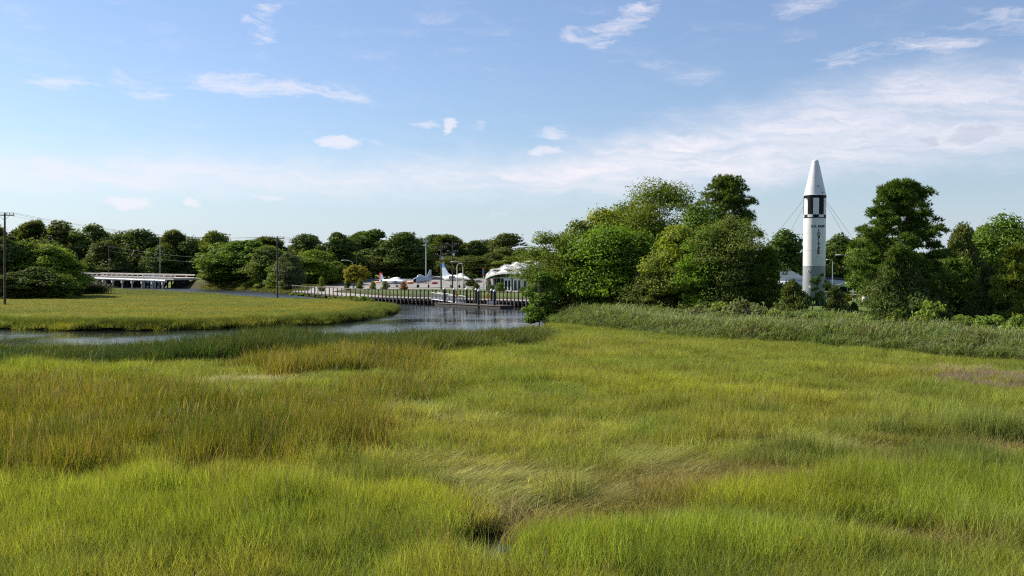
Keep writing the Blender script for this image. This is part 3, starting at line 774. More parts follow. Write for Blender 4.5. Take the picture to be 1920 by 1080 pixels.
def wire(a, b_, sag, label, r=.016):
    a, b_ = Vector(a), Vector(b_); pts = []
    for k in range(25):
        u = k / 24; p = a.lerp(b_, u); p.z -= sag * 4 * u * (1 - u); pts.append(p - a)
    t = MB(); t.tube(pts, r, 4, False); o_ = t.build('power_line', M['cable'], None, loc=a)
    return tag(o_, label, 'power line', 'overhead power lines')
for i, (q1, q2) in enumerate(((-1.3, -1.25), (.4, .35), (1.3, 1.25))):
    wire(t1 + Vector((q1, -.14, .02)), t2 + Vector((q2, -.1, -.05)), 1.5, f'overhead line from the edge pole to the creek pole, {ordn[i]} on the crossarm')
    wire(t2 + Vector((q2, -.1, -.05)), t3 + Vector((q1, 0, -.5)), 1.3, f'overhead line from the creek pole towards the twin poles, {ordn[i]} on the crossarm')
    wire(t1 + Vector((q1, -.14, .02)), t1 + Vector((q1 - 60, -40, 1.0)), 1.3, f'overhead line running out of the picture from the edge pole, {ordn[i]} on the crossarm')
    wire(t4 + Vector((q1, 0, -.4)), t5 + Vector((q1, 0, 0)), .8, f'overhead line from the twin poles to the pole behind the roof, {ordn[i]} on the crossarm')
wire(t3 + Vector((0, 0, -2.4)), t4 + Vector((0, 0, -2.5)), .2, 'short overhead line tying the twin power poles together', .03)
wire(t6 + Vector((0, 0, -.3)), (X(112, 380), 380, Z(461, 380)), .4, 'upper overhead line running behind the trees from the bridge pole', .04)
wire(t6 + Vector((0, 0, -.3)), (X(430, 330), 330, Z(486, 330)), .8, 'upper overhead line sloping down past the bridge to the creek trees', .045)
wire(t6 + Vector((0, 0, -2.0)), (X(430, 330), 330, Z(497, 330)), .8, 'lower overhead line sloping down past the bridge to the creek trees', .03)

# ================================================================== aircraft
def gear(e, x, y, z, r=.28):
    t = MB(); t.tube([(x, y, z), (x, y, r)], .06, 6); t.build('gear_leg', M['steel'], e)
    t = MB(); t.tube([(x, y - .1, r), (x, y + .1, r)], r, 12); w_ = t.build('wheel', M['rubber'], e)
def wingpair(e, name, mat, xr, xt, z, zt, span, cr, ct, th=.09, tipmat=None, y0=.4):
    for s_ in (-1, 1):
        t = MB(); v = []
        for (x, y, zz, c_, h_) in ((xr, s_ * y0, z, cr, th), (xt, s_ * span / 2, zt, ct, th * .45)):
            v += [(x, y, zz), (x - c_ * .35, y, zz + h_), (x - c_, y, zz), (x - c_ * .35, y, zz - h_)]
        t.add(v, [(0, 1, 5, 4), (1, 2, 6, 5), (2, 3, 7, 6), (3, 0, 4, 7), (4, 5, 6, 7), (3, 2, 1, 0)])
        o_ = t.build(name, M[mat], e)
        if tipmat:
            t = MB(); y = s_ * span / 2; t.loft([(xt + .9, y, zt, .02, .02), (xt + .3, y, zt, .2, .2), (xt - 1.0, y, zt, .27, .27), (xt - 2.2, y, zt, .2, .2), (xt - 3.0, y, zt, .03, .03)], 10); t.build('tip_tank', M[tipmat], o_, True)
def fin(e, poly, th, mat, name='tail_fin'):
    t = MB(); t.plate([(x, 0, z) for x, z in poly], (0, th, 0)); return t.build(name, M[mat], e)
def heading(ux, uy): return math.atan2(uy, ux)
# trainer with red tail: nose towards the camera and right
jx, jd = X(738, 262), 262.0
e = tag(empty('jet_trainer', (jx, jd, gz(jx, jd) + .05), heading(.72, -.69)), 'pale blue grey jet trainer with bubble canopy and red striped tail fin', 'aircraft', 'parked display aircraft')
t = MB(); t.loft([(5.4, 0, 1.35, .05, .05), (5.0, 0, 1.37, .28, .28), (4.0, 0, 1.42, .5, .52), (2.6, 0, 1.5, .62, .68), (.5, 0, 1.5, .78, .74), (-2, 0, 1.5, .72, .68), (-4.2, 0, 1.55, .48, .48), (-5.6, 0, 1.6, .3, .3)], 18); t.build('fuselage', M['jet_blue'], e, True)
t = MB(); t.loft([(3.2, 0, 1.95, .05, .05), (2.6, 0, 2.12, .36, .36), (1.4, 0, 2.22, .42, .46), (0, 0, 2.15, .40, .40), (-1.2, 0, 2.0, .25, .22), (-2.2, 0, 1.95, .08, .08)], 12); t.build('canopy', M['jet_white'], e, True)
for s_ in (-1, 1):
    t = MB(); t.loft([(1.9, s_ * .78, 1.45, .05, .3), (1.6, s_ * .8, 1.45, .22, .42), (-.5, s_ * .72, 1.45, .2, .4), (-1.5, s_ * .6, 1.45, .05, .2)], 10); t.build('air_intake', M['grey'], e, True)
wingpair(e, 'wing', 'jet_blue', 1.4, .9, 1.15, 1.3, 11.4, 2.7, 1.2, tipmat='orange')
wingpair(e, 'tailplane', 'jet_blue', -4.3, -4.5, 1.95, 1.95, 4.2, 1.2, .7, .05, y0=.1)
f_ = fin(e, [(-3.8, 1.8), (-4.8, 3.55), (-5.7, 3.6), (-5.9, 1.8)], .07, 'jet_blue')
t = MB(); t.plate([(x, 0, z) for x, z in ((-4.75, 3.45), (-4.85, 3.75), (-5.75, 3.78), (-6.0, 2.0), (-5.5, 2.0), (-5.35, 3.4))], (0, .09, 0)); t.build('red_stripe', M['red'], f_)
for x, y in ((3.8, 0), (-.2, 1.3), (-.2, -1.3)): gear(e, x, y, 1.3)
# nose-on fighter with black intake
jx, jd = X(793, 255), 255.0
e = tag(empty('jet_fighter', (jx, jd, gz(jx, jd) + .05), heading(-.30, -.95)), 'pale jet fighter seen nose on with open black intake mouth and straight low wings', 'aircraft', 'parked display aircraft')
t = MB(); t.loft([(5.3, 0, 1.85, .42, .55), (5.0, 0, 1.87, .55, .68), (3.4, 0, 1.95, .75, .85), (1, 0, 2.0, .85, .9), (-2, 0, 2.05, .8, .85), (-5.2, 0, 2.2, .5, .5)], 18); t.build('fuselage', M['jet_blue'], e, True)
t = MB(); t.loft([(5.36, 0, 1.85, .36, .5), (5.3, 0, 1.85, .38, .52)], 16); t.build('intake', M['black'], e)
t = MB(); t.loft([(3.6, 0, 2.65, .05, .05), (3.0, 0, 2.85, .34, .36), (1.8, 0, 2.95, .40, .45), (.4, 0, 2.9, .3, .3), (-1, 0, 2.8, .1, .1)], 12); t.build('canopy', M['jet_white'], e, True)
wingpair(e, 'wing', 'jet_white', 1.8, -1.6, 1.55, 1.75, 11.3, 3.2, 1.7, tipmat=None)
wingpair(e, 'tailplane', 'jet_blue', -4.0, -5.2, 2.5, 2.8, 4.0, 1.4, .8, .05, y0=.1)
fin(e, [(-2.6, 2.7), (-4.6, 4.6), (-5.6, 4.6), (-5.6, 2.4)], .07, 'jet_grey')
for s_ in (-1, 1):
    t = MB(); t.loft([(2.3, s_ * 3.4, 1.15, .02, .02), (1.6, s_ * 3.4, 1.15, .26, .26), (-.6, s_ * 3.4, 1.15, .28, .28), (-2.2, s_ * 3.4, 1.15, .03, .03)], 10); t.build('drop_tank', M['orange' if s_ < 0 else 'red'], e, True)
for x, y in ((3.6, 0), (-.4, 1.4), (-.4, -1.4)): gear(e, x, y, 1.6, .36)
# white attack jet with tall swept fin, blue tip
jx, jd = X(856, 252), 252.0
e = tag(empty('swept_tail_jet', (jx, jd, gz(jx, jd) + .05), heading(.62, -.78)), 'white and grey jet with tall swept fin tipped in blue, drooping white nose', 'aircraft', 'parked display aircraft')
t = MB(); t.loft([(6.3, 0, 2.05, .04, .04), (5.4, 0, 2.2, .26, .24), (3.8, 0, 2.5, .55, .5), (2.2, 0, 2.6, .75, .7), (0, 0, 2.5, .85, .8), (-3, 0, 2.4, .8, .75), (-6, 0, 2.4, .5, .5)], 18); t.build('fuselage', M['jet_white'], e, True)
t = MB(); t.loft([(3.9, 0, 2.9, .06, .05), (3.2, 0, 3.15, .36, .36), (2.0, 0, 3.3, .42, .42), (.6, 0, 3.2, .35, .3), (-.8, 0, 3.0, .1, .1)], 12); t.build('canopy', M['jet_grey'], e, True)
wingpair(e, 'wing', 'jet_white', .8, -3.0, 3.0, 2.75, 9.5, 3.4, 1.5)
wingpair(e, 'tailplane', 'jet_white', -5.0, -6.6, 2.6, 2.75, 5.2, 1.7, .8, .05, y0=.2)
f_ = fin(e, [(-1.2, 3.1), (-3.4, 3.6), (-5.4, 5.6), (-6.6, 5.6), (-6.2, 2.8)], .09, 'jet_blue')
t = MB(); t.plate([(x, 0, z) for x, z in ((-5.0, 5.2), (-5.6, 6.3), (-6.9, 6.3), (-6.7, 5.2))], (0, .11, 0)); t.build('blue_fin_tip', M['blue'], f_)
for x, y in ((3.4, 0), (-.6, 1.3), (-.6, -1.3)): gear(e, x, y, 2.2, .36)
# twin-seat jet behind the missile
jx, jd = X(1537, 172), 172.0
e = tag(empty('grey_jet', (jx, jd, gz(jx, jd) + .05), heading(.97, -.20)), 'grey jet parked behind the missile, number 22 on its white fin', 'aircraft', 'parked display aircraft')
t = MB(); t.loft([(7.2, 0, 1.9, .05, .05), (6.0, 0, 2.0, .35, .33), (4.2, 0, 2.1, .6, .6), (2, 0, 2.15, .95, .75), (-2, 0, 2.1, 1.15, .75), (-5, 0, 2.1, .95, .6), (-7, 0, 2.2, .4, .35)], 18); t.build('fuselage', M['jet_grey'], e, True)
t = MB(); t.loft([(5.2, 0, 2.55, .05, .05), (4.4, 0, 2.8, .36, .3), (2.2, 0, 2.95, .42, .36), (0, 0, 2.8, .3, .2)], 12); t.build('canopy', M['glass'], e, True)
wingpair(e, 'wing', 'jet_white', 1.5, -3.0, 1.7, 1.75, 10.5, 5.6, 1.3)
wingpair(e, 'tailplane', 'jet_grey', -5.0, -6.8, 2.2, 1.6, 5.0, 2.0, .8, .05, y0=.3)
f_ = fin(e, [(-1.6, 2.7), (-5.3, 4.65), (-6.7, 4.65), (-6.6, 2.4), (-5, 2.4)], .09, 'jet_white')
for side in (-1,):
    cu = bpy.data.curves.new('t', 'FONT'); cu.body = '22'; cu.size = 1.05; cu.offset = .03; to = bpy.data.objects.new('t', cu); COL.objects.link(to); bpy.context.view_layer.update()
    me = bpy.data.meshes.new_from_object(to.evaluated_get(bpy.context.evaluated_depsgraph_get())); bpy.data.objects.remove(to); bpy.data.curves.remove(cu)
    for v in me.vertices: v.co = (-6.35 + v.co.x, -.10, 3.68 + v.co.y)
    me.materials.clear(); me.materials.append(M['black']); link('lettering', me, f_)
for x, y in ((4.6, 0), (-1.2, 1.8), (-1.2, -1.8)): gear(e, x, y, 1.7, .38)
# camouflaged jet on a pedestal
jx, jd = X(1622, 129), 129.0
jb = gz(jx, jd)
e = tag(empty('camouflaged_jet', (jx, jd, jb), heading(-.95, -.32)), 'faded camouflage jet with dark pointed nose mounted on a pedestal right of the missile', 'aircraft')
hz_ = 3.75 - jb
t = MB(); t.loft([(3.2, 0, hz_ - .05, .28, .27), (2.2, 0, hz_, .48, .46), (.8, 0, hz_ + .1, .66, .68), (-.6, 0, hz_ + .2, .78, .8), (-3, 0, hz_ + .2, .85, .8), (-6.5, 0, hz_ + .25, .7, .65), (-9, 0, hz_ + .3, .45, .45)], 18); t.build('fuselage', M['jet_tan'], e, True)
t = MB(); t.loft([(4.5, 0, hz_ - .1, .03, .03), (4.0, 0, hz_ - .09, .12, .12), (3.2, 0, hz_ - .05, .285, .275)], 14); t.build('radome', M['jet_grey'], e, True)
t = MB(); t.loft([(1.9, 0, hz_ + .48, .05, .05), (1.2, 0, hz_ + .75, .36, .32), (-.2, 0, hz_ + .92, .42, .38), (-1.6, 0, hz_ + .85, .3, .25), (-2.6, 0, hz_ + .8, .1, .1)], 12); t.build('canopy', M['jet_white'], e, True)
wingpair(e, 'wing', 'jet_tan', -.8, -5.0, hz_ - .25, hz_ - .35, 10.5, 4.2, 1.5)
fin(e, [(-5.0, hz_ + .9), (-8.0, hz_ + 3.0), (-9.4, hz_ + 3.0), (-9.2, hz_ + .5)], .09, 'jet_tan')
t = MB(); t.loft([(1.4, 1.1, hz_ - .75, .02, .02), (.4, 1.1, hz_ - .75, .22, .22), (-2.6, 1.1, hz_ - .75, .24, .24), (-4, 1.1, hz_ - .75, .03, .03)], 10); t.build('drop_tank', M['jet_white'], e, True)
t = MB(); t.tube([(0, 0, -.3), (0, 0, 1.55)], [.42, .34], 14); t.build('pedestal', M['concrete'], e)
t = MB(); t.tube([(0, 0, 1.55), (-.1, 0, hz_ - .5)], [.16, .12], 10); t.build('pedestal_strut', M['white'], e)
# bollards on the lawn by the pedestal
for i, px in enumerate((1584.5, 1606.5, 1618.5)):
    d_ = 140.0; t = MB(); t.tube([(0, 0, -.1), (0, 0, 1.0), (0, 0, 1.06)], [.1, .1, .05], 8)
    tag(t.build('bollard', M['polewood'], None, loc=(X(px, d_), d_, gz(X(px, d_), d_))), f'short dark bollard on the lawn by the pedestal, {ordn[i]} from the missile', 'bollard', 'lawn bollards')

# cars on the embankment road and small street things
def car(px, d_, label, h=0.0):
    x = X(px, d_); e = tag(empty('car', (x, d_, gz(x, d_) + .04), h), label, 'car', 'parked cars')
    t = MB(); t.loft([(2.2, 0, .62, .62, .16), (2.0, 0, .62, .80, .28), (.9, 0, .68, .88, .33), (-1.4, 0, .70, .88, .34), (-2.1, 0, .72, .80, .30), (-2.25, 0, .70, .62, .18)], 14); t.build('body', M['car_dark'], e, True)
    t = MB(); t.loft([(1.1, 0, .95, .62, .05), (.35, 0, 1.15, .68, .27), (-.9, 0, 1.16, .68, .29), (-1.8, 0, .98, .6, .06)], 14); t.build('cabin', M['glass'], e, True)
    t = MB(); t.loft([(.3, 0, 1.40, .5, .03), (-.9, 0, 1.42, .5, .04)], 12); t.build('roof', M['car_dark'], e, True)
    for xx in (1.35, -1.35):
        for yy in (-.8, .8):
            t = MB(); t.tube([(xx, yy - .1, .31), (xx, yy + .1, .31)], .31, 12); w_ = t.build('wheel', M['rubber'], e)
            t = MB(); t.tube([(xx, yy - .11, .31), (xx, yy + .11, .31)], .18, 10); t.build('hub', M['steel'], w_)
    for yy in (-.5, .5):
        t = MB(); t.box((2.16, yy, .66), (.10, .3, .12)); t.build('headlight', M['white'], e)
car(626, 338, 'dark car parked on the embankment road below the trees', math.pi)
car(818, 318, 'black car behind the tall swept tail fin', .1)
def cone(px, d_, label):
    t = MB(); t.lathe([(.30, 0), (.30, .05), (.20, .06), (.05, .85), (0.01, .86)], 10); tag(t.build('traffic_cone', M['red'], None, loc=(X(px, d_), d_, gz(X(px, d_), d_) + .035)), label, 'cone', 'red traffic cones')
cone(694, 250, 'small red cone on the paving left of the jet trainer'); cone(721, 250, 'small red cone in front of the jet trainer')
t = MB(); t.box((0, 0, .75), (.38, .12, 1.5)); t.box((0, 0, 1.52), (.42, .16, .08)); tag(t.build('marker_post', M['white'], None, loc=(X(591, 236), 236, gz(X(591, 236), 236))), 'short white marker post behind the boardwalk rail', 'post')
# pale house in the far trees
hx, hd = X(288, 405), 405.0
e = tag(empty('house', (hx, hd, gz(hx, hd)), .3), 'pale gabled house half hidden in the trees beyond the bridge', 'house')
t = MB(); t.box((0, 0, 1.8), (8, 6, 3.6)); t.build('wall', M['jet_white'], e)
t = MB(); t.add([(-4.4, -3.5, 3.5), (4.4, -3.5, 3.5), (4.4, 3.5, 3.5), (-4.4, 3.5, 3.5), (-4.4, 0, 6.2), (4.4, 0, 6.2)], [(0, 1, 5, 4), (2, 3, 4, 5), (0, 4, 3), (1, 2, 5), (3, 2, 1, 0)]); t.build('roof', M['jet_grey'], e)
for xx in (-2.2, 1.6):
    t = MB(); t.box((xx, -3.02, 1.9), (1.1, .08, 1.4)); f_ = t.build('window', M['white'], e); t = MB(); t.box((xx, -3.05, 1.9), (.9, .06, 1.2)); t.build('pane', M['glass'], f_)
t = MB(); t.box((-.3, -3.03, 1.05), (1, .08, 2.1)); t.build('door', M['darkwood'], e)

# ================================================================== trees
FOL = dict(
    mid=foliage('leaves_mid_green', (.040, .075, .012), (.085, .135, .022), .32),
    bright=foliage('leaves_bright_green', (.055, .105, .012), (.105, .175, .022), .36),
    yellow=foliage('leaves_yellow_green', (.085, .115, .014), (.155, .185, .028), .36),
    olive=foliage('leaves_olive', (.050, .078, .020), (.092, .130, .036), .32),
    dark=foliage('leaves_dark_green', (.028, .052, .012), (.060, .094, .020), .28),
    fardark=foliage('leaves_far_dark', (.029, .048, .015), (.062, .090, .026), .32),
    pine=foliage('pine_needles', (.030, .058, .010), (.070, .105, .018), .22),
    pinebright=foliage('young_pine_needles', (.050, .092, .014), (.100, .145, .024), .28),  # brighter needle green than the other pines
    cedar=foliage('cedar_sprays', (.034, .056, .016), (.070, .094, .028), .22),
    cedargrey=foliage('grey_cedar_sprays', (.046, .062, .026), (.080, .100, .042), .26),
    shrub=foliage('shrub_leaves', (.070, .115, .022), (.125, .180, .040), .34),
    shrubgrey=foliage('greyish_shrub_leaves', (.065, .092, .036), (.115, .150, .062), .30),
    gold=foliage('golden_leaves', (.085, .100, .012), (.140, .145, .022), .36),
    rust=foliage('rusty_leaves', (.120, .055, .020), (.180, .100, .040), .3),
)
def nrmz(v): return v / np.maximum(np.linalg.norm(v, axis=1, keepdims=True), 1e-9)
def leaves(P, N, size, g, asp=.55, droop=.0):
    """one diamond leaf per point P, facing N"""
    n = len(P); t = np.cross(N, nrmz(g.normal(size=(n, 3)))); t = nrmz(t); t[:, 2] -= droop; t = nrmz(t)
    b = nrmz(np.cross(N, t)); L = size * 1.35 * g.uniform(.6, 1.3, (n, 1))
    fold = N * L * .12
    V = np.stack([P - t * L * .5, P + b * L * asp * .5 + fold, P + t * L * .5, P - b * L * asp * .5 + fold], 1).reshape(-1, 3)
    return V, np.arange(4 * n).reshape(n, 4)
def skeleton(g, H, base_r, lobes, n_limbs=14, lean=(0, 0), lo=.15, stems=1):
    t = MB()
    for s_ in range(stems):
        ox, oy = (0, 0) if stems == 1 else (g.normal() * .25, g.normal() * .25)
        pts = []; 
        for k in range(8):
            u = k / 7 * .86; pts.append((ox * (1 + 6 * u) + lean[0] * u * H + g.normal() * .018 * H * u, oy * (1 + 6 * u) + lean[1] * u * H + g.normal() * .018 * H * u, u * H - .25 * (k == 0)))
        t.tube(pts, [base_r * (1.25 if k == 0 else 1 - .85 * k / 7) / math.sqrt(stems) for k in range(8)], 7)
        P = np.array(pts)
        for c in lobes[g.permutation(len(lobes))[:n_limbs]]:
            k = int(np.clip((c[2] / H - .18) / .86 * 7, 1, 6)); a = P[k]; m = (a + c) / 2 + np.array([g.normal() * .03 * H, g.normal() * .03 * H, -.02 * H])
            t.tube([a, m, c], [base_r * .38 * (1 - k / 9), base_r * .22 * (1 - k / 9), base_r * .08], 5, False)
    return t
def prof_round(t): return np.sin(np.pi * np.clip(t, .02, .98) ** .85) ** .55
def prof_cone(t): return np.clip(1.02 - t, 0, 1) ** .8 * np.clip(t * 9, .35, 1)
def crown_points(g, H, Wd, lo, K, n, prof, depth=1.0, clump=.19, shell=.34, ragged=.22, flat=.9):
    """clump centres fill the envelope; leaves sit mostly on the clumps' outer faces"""
    tt = g.uniform(0, 1, K); th = g.uniform(0, 2 * np.pi, K); rr = np.sqrt(g.uniform(.12, 1, K)) * .86 * g.uniform(1 - ragged, 1 + ragged * .45, K)
    Rm = Wd / 2 * prof(tt)
    c = np.stack([np.cos(th) * rr * Rm, np.sin(th) * rr * Rm * depth, lo * H + tt * (1 - lo) * H * .95], 1)
    cr = Wd * clump * (.45 + 1.1 * g.uniform(0, 1, K) ** 1.6) * (.55 + .6 * prof(tt))
    c[:, 2] = np.minimum(c[:, 2], H - cr * .62)
    w_ = cr ** 2; idx = g.choice(K, n, p=w_ / w_.sum())
    d = nrmz(g.normal(size=(n, 3))); d[:, 2] = np.abs(d[:, 2]) * .35 + d[:, 2] * .65
    r = cr[idx] * np.clip(1 - np.abs(g.normal(0, shell, n)) + (g.uniform(size=n) < .12) * g.uniform(0, .32, n), .1, 1.3)
    P = c[idx] + d * r[:, None] * np.array([1, 1, flat])
    return P, d, c
def tree_mesh(kind, H, Wd, seed, mat, n=9000, leaf=.26, lo=.12, K=60, depth=.9, clump=None, bark='bark', lean=(0, 0), r=None, ragged=.25):
    g = np.random.default_rng(seed)
    if kind == 'broad':
        P, d, c = crown_points(g, H, Wd, lo, K, n, prof_round, depth, clump or .185, ragged=ragged)
        N = nrmz(d * .9 + np.array([0, 0, .35]) + g.normal(size=P.shape) * .55)
        V, Fq = leaves(P, N, leaf, g, .6, .25)
    elif kind == 'feather':
        P, d, c = crown_points(g, H, Wd, lo, K, n, prof_round, depth, clump or .165, .4, .3)
        N = nrmz(d * .6 + np.array([0, 0, .6]) + g.normal(size=P.shape) * .6)
        V, Fq = leaves(P, N, leaf, g, .36, .35)
    elif kind == 'cedar':
        P, d, c = crown_points(g, H, Wd, lo, K, n, prof_cone, depth, clump or .17, .40, .7, 1.1)
        N = nrmz(np.cross(d + g.normal(size=P.shape) * .3, np.array([0, 0, 1.0])) + g.normal(size=P.shape) * .5)
        V, Fq = leaves(P, N, leaf * 1.15, g, .30, -.9)
    elif kind == 'shrub':
        P, d, c = crown_points(g, H, Wd, .02, K, n, lambda t: np.sqrt(np.clip(1.05 - t ** 2.2, 0, 1)), depth, clump or .2, .35, .3)
        N = nrmz(d * .7 + g.normal(size=P.shape) * .6); V, Fq = leaves(P, N, leaf, g, .45, -.3)
    elif kind == 'pine':
        # whorled branches, each ending in rounded needle clumps
        cen = []; 
        nb = K
        for k in range(nb):
            u = (k + g.uniform(0, 1)) / nb; z = H * (lo + (1 - lo) * u * .97); th = k * 2.4 + g.normal() * .35
            rad = Wd / 2 * np.clip((1.04 - u) ** .58 * np.clip(.7 + u * 1.3, 0, 1), .08, 1) * g.uniform(.62, 1.08)
            for q in range(3):
                f = (.45, .75, 1.0)[q] + g.normal() * .05
                cen.append((math.cos(th + g.normal() * .16) * rad * f, math.sin(th + g.normal() * .16) * rad * f * depth, z + rad * f * .28 + g.normal() * .25))
        for q in range(6): cen.append((g.normal() * Wd * .05, g.normal() * Wd * .05, H * (1 - .035 * (q + 1))))
        c = np.array(cen); c[:, 2] = np.minimum(c[:, 2], H - .35)
        nt_ = n // 11; cr = Wd * (clump or .085) * g.uniform(.65, 1.3, len(c)); idx = g.choice(len(c), nt_, p=cr ** 2 / (cr ** 2).sum())
        d = nrmz(g.normal(size=(nt_, 3))); d[:, 2] = np.abs(d[:, 2]) * .7 + d[:, 2] * .3
        P0 = c[idx] + d * (cr[idx] * np.clip(1 - np.abs(g.normal(0, .35, nt_)), .1, 1.1))[:, None] * np.array([1, 1, .75])
        ax = nrmz(d + np.array([0, 0, .55])); k = 11
        dirs = nrmz(np.repeat(ax, k, 0) * .9 + g.normal(size=(nt_ * k, 3)) * .62)
        Pb = np.repeat(P0, k, 0); L = leaf * 1.25 * g.uniform(.7, 1.2, (nt_ * k, 1)); sd = nrmz(np.cross(dirs, g.normal(size=dirs.shape))) * leaf * .115
        V = np.stack([Pb - sd * .6, Pb + dirs * L * .5 + sd * 1.0, Pb + dirs * L, Pb + dirs * L * .5 - sd], 1).reshape(-1, 3); Fq = np.arange(len(V)).reshape(-1, 4)
    if lean != (0, 0):
        V[:, 0] += lean[0] * V[:, 2]; V[:, 1] += lean[1] * V[:, 2]
    cm = mesh_np('crown', V, Fq, FOL[mat])
    cc_ = c.copy(); cc_[:, 0] += lean[0] * c[:, 2]; cc_[:, 1] += lean[1] * c[:, 2]
    tr = skeleton(g, H, r or max(.06, H * .016), cc_, 26 if kind != 'pine' else 34, lean, stems=3 if kind == 'shrub' else 1)
    return cm, tr.mesh('trunk', M['barkpine' if kind == 'pine' else bark], True)
def place_tree(name, meshes, x, y, z, label, cat, group=None, rz_=0.0, scl=(1, 1, 1)):
    e = empty(name, (x, y, z), rz_); e.scale = scl
    tag(e, label, cat, group)
    link('crown', meshes[0], e); link('trunk', meshes[1], e)
    return e
seed_ = [100]
def near(kind, cx, wpx, top, d_, mat, label, n=9000, lo=.1, leaf=.25, name=None, cat='tree', group=None, K=60, depth=.9, clump=None, lean=(0, 0), zb=None, seed=None, bx=None):
    seed_[0] += 1
    x = X(bx if bx is not None else cx, d_); zb = gz(x, d_) if zb is None else zb
    H = Z(top, d_) - zb; Wd = wpx * d_ / F
    if bx is not None: lean = ((X(cx, d_) - x) / (H * .6), lean[1])
    nm = name or {'broad': 'broadleaf_tree', 'feather': 'broadleaf_tree', 'pine': 'pine_tree', 'cedar': 'cedar_tree', 'shrub': 'shrub'}[kind]
    return place_tree(nm, tree_mesh(kind, H, Wd, seed or seed_[0], mat, int(n * (1.35 if kind != 'pine' else 1.0)), leaf * (.86 if kind != 'pine' else 1.0), lo, K, depth, clump, lean=lean), x, d_, zb, label, cat, group)

GR = 'trees of the grove beside the creek'
near('feather', 1042, 150, 436, 101, 'mid', 'spreading tree at the creek end of the grove, branches drooping over the water', 17000, .04, .24, bx=1062, K=70, group=GR)
near('shrub', 1012, 70, 512, 97, 'mid', 'low leafy growth overhanging the end of the boardwalk', 6500, group=GR, name='creek_bush', cat='bush', zb=.15, K=40)
near('broad', 1090, 140, 414, 104, 'olive', 'olive green tree behind the drooping creek end tree', 12000, .15, .26, group=GR)
near('broad', 1148, 180, 424, 99, 'bright', 'bright green rounded tree in the middle front of the grove', 22000, .12, .26, K=75, group=GR)
near('broad', 1165, 120, 384, 119, 'dark', 'dark crown showing behind the yellowish tree top of the grove', 9000, .3, .3, group=GR)
near('broad', 1140, 140, 394, 108, 'yellow', 'yellowish green tree on the upper creek side slope of the grove', 11000, .2, .27, group=GR)
near('feather', 1240, 205, 341, 106, 'mid', 'tallest feathery broadleaf tree in the centre of the grove', 24000, .15, .27, K=85, group=GR)
near('pine', 1366, 160, 333, 108, 'pine', 'tall pine with rounded needle clumps rising above the right of the grove', 44000, .30, .32, K=50, group=GR, clump=.085)
near('feather', 1372, 165, 405, 90, 'olive', 'airy olive tree at the missile end of the grove', 20000, .04, .22, K=80, group=GR)
near('broad', 1268, 130, 428, 94, 'yellow', 'yellow green tree in front of the tallest grove tree', 14000, .1, .24, group=GR)
near('broad', 1312, 150, 380, 101, 'mid', 'mid green tree filling the grove below the tall pine', 13000, .12, .26, group=GR)
near('cedar', 1212, 135, 496, 95, 'cedargrey', 'grey green sparse cedar standing in front of the grove', 9000, .02, .27, K=75, group=GR, clump=.12)
near('broad', 1135, 150, 505, 99, 'mid', 'leafy small tree low in front of the bright green tree', 12000, .03, .2, group=GR)
near('broad', 1290, 140, 480, 92, 'mid', 'low dark green tree between the grey cedar and the olive tree', 10000, .03, .22, group=GR)
near('pine', 1437, 80, 468, 88, 'pine', 'small dark pine at the missile end of the grove', 12000, .05, .30, K=22, clump=.13, group=GR)
near('broad', 1195, 150, 372, 112, 'mid', 'green tree filling the upper slope between the yellowish tree and the tallest one', 13000, .1, .28, group=GR)
near('broad', 1330, 140, 440, 98, 'mid', 'mid green tree behind the airy olive tree', 12000, .05, .26, group=GR)
near('feather', 1204, 120, 436, 98, 'mid', 'mid green tree joining the bright rounded tree to the yellow green one', 13000, .05, .24, group=GR)
near('feather', 1326, 110, 428, 90, 'bright', 'bright feathery tree joining the yellow green tree to the airy olive one', 12000, .05, .23, group=GR)
near('feather', 1228, 110, 484, 93, 'olive', 'low olive tree behind the grey green cedar', 10000, .03, .22, group=GR)
near('broad', 1085, 90, 520, 102, 'mid', 'low green tree under the creek end of the grove', 8000, .03, .24, group=GR)
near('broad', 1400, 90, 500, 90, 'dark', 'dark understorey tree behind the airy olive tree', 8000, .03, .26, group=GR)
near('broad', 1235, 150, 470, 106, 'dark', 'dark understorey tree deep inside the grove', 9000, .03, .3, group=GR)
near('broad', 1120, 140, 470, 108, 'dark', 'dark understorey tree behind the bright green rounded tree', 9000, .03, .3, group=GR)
RT = 'trees right of the missile'
near('pine', 1688, 235, 341, 70, 'pine', 'big pine with irregular top right of the missile', 70000, .16, .27, K=76, clump=.062, group=RT, seed=7)
near('cedar', 1690, 175, 465, 68, 'cedar', 'dark cedar grown up against the lower half of the big pine', 20000, .02, .24, K=110, group=RT)
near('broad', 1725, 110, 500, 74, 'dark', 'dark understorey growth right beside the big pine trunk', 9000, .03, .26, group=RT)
near('cedar', 1805, 130, 425, 75, 'cedar', 'tall dark green cedar with a bent tip right of the big pine', 17000, .03, .25, K=100, group=RT)
near('feather', 1790, 110, 478, 72, 'mid', 'light green leafy tree in front of the bent tip cedar', 11000, .03, .22, group=RT)
near('broad', 1895, 130, 404, 100, 'mid', 'rounded broadleaf tree at the right picture edge, highest there', 13000, .1, .28, group=RT)
near('broad', 1838, 90, 424, 104, 'dark', 'dark tree behind the bent tip cedar', 9000, .1, .28, group=RT)
near('pine', 1903, 105, 462, 66, 'pinebright', 'bright young pine at the right picture edge', 20000, .03, .27, K=30, clump=.12, group=RT)
near('broad', 1985, 150, 420, 84, 'mid', 'broadleaf tree just cut by the right picture edge', 12000, .05, .27, group=RT)
near('cedar', 1850, 90, 500, 68, 'cedar', 'small cedar between the young pine and the bent tip cedar', 9000, .02, .22, K=60, group=RT)
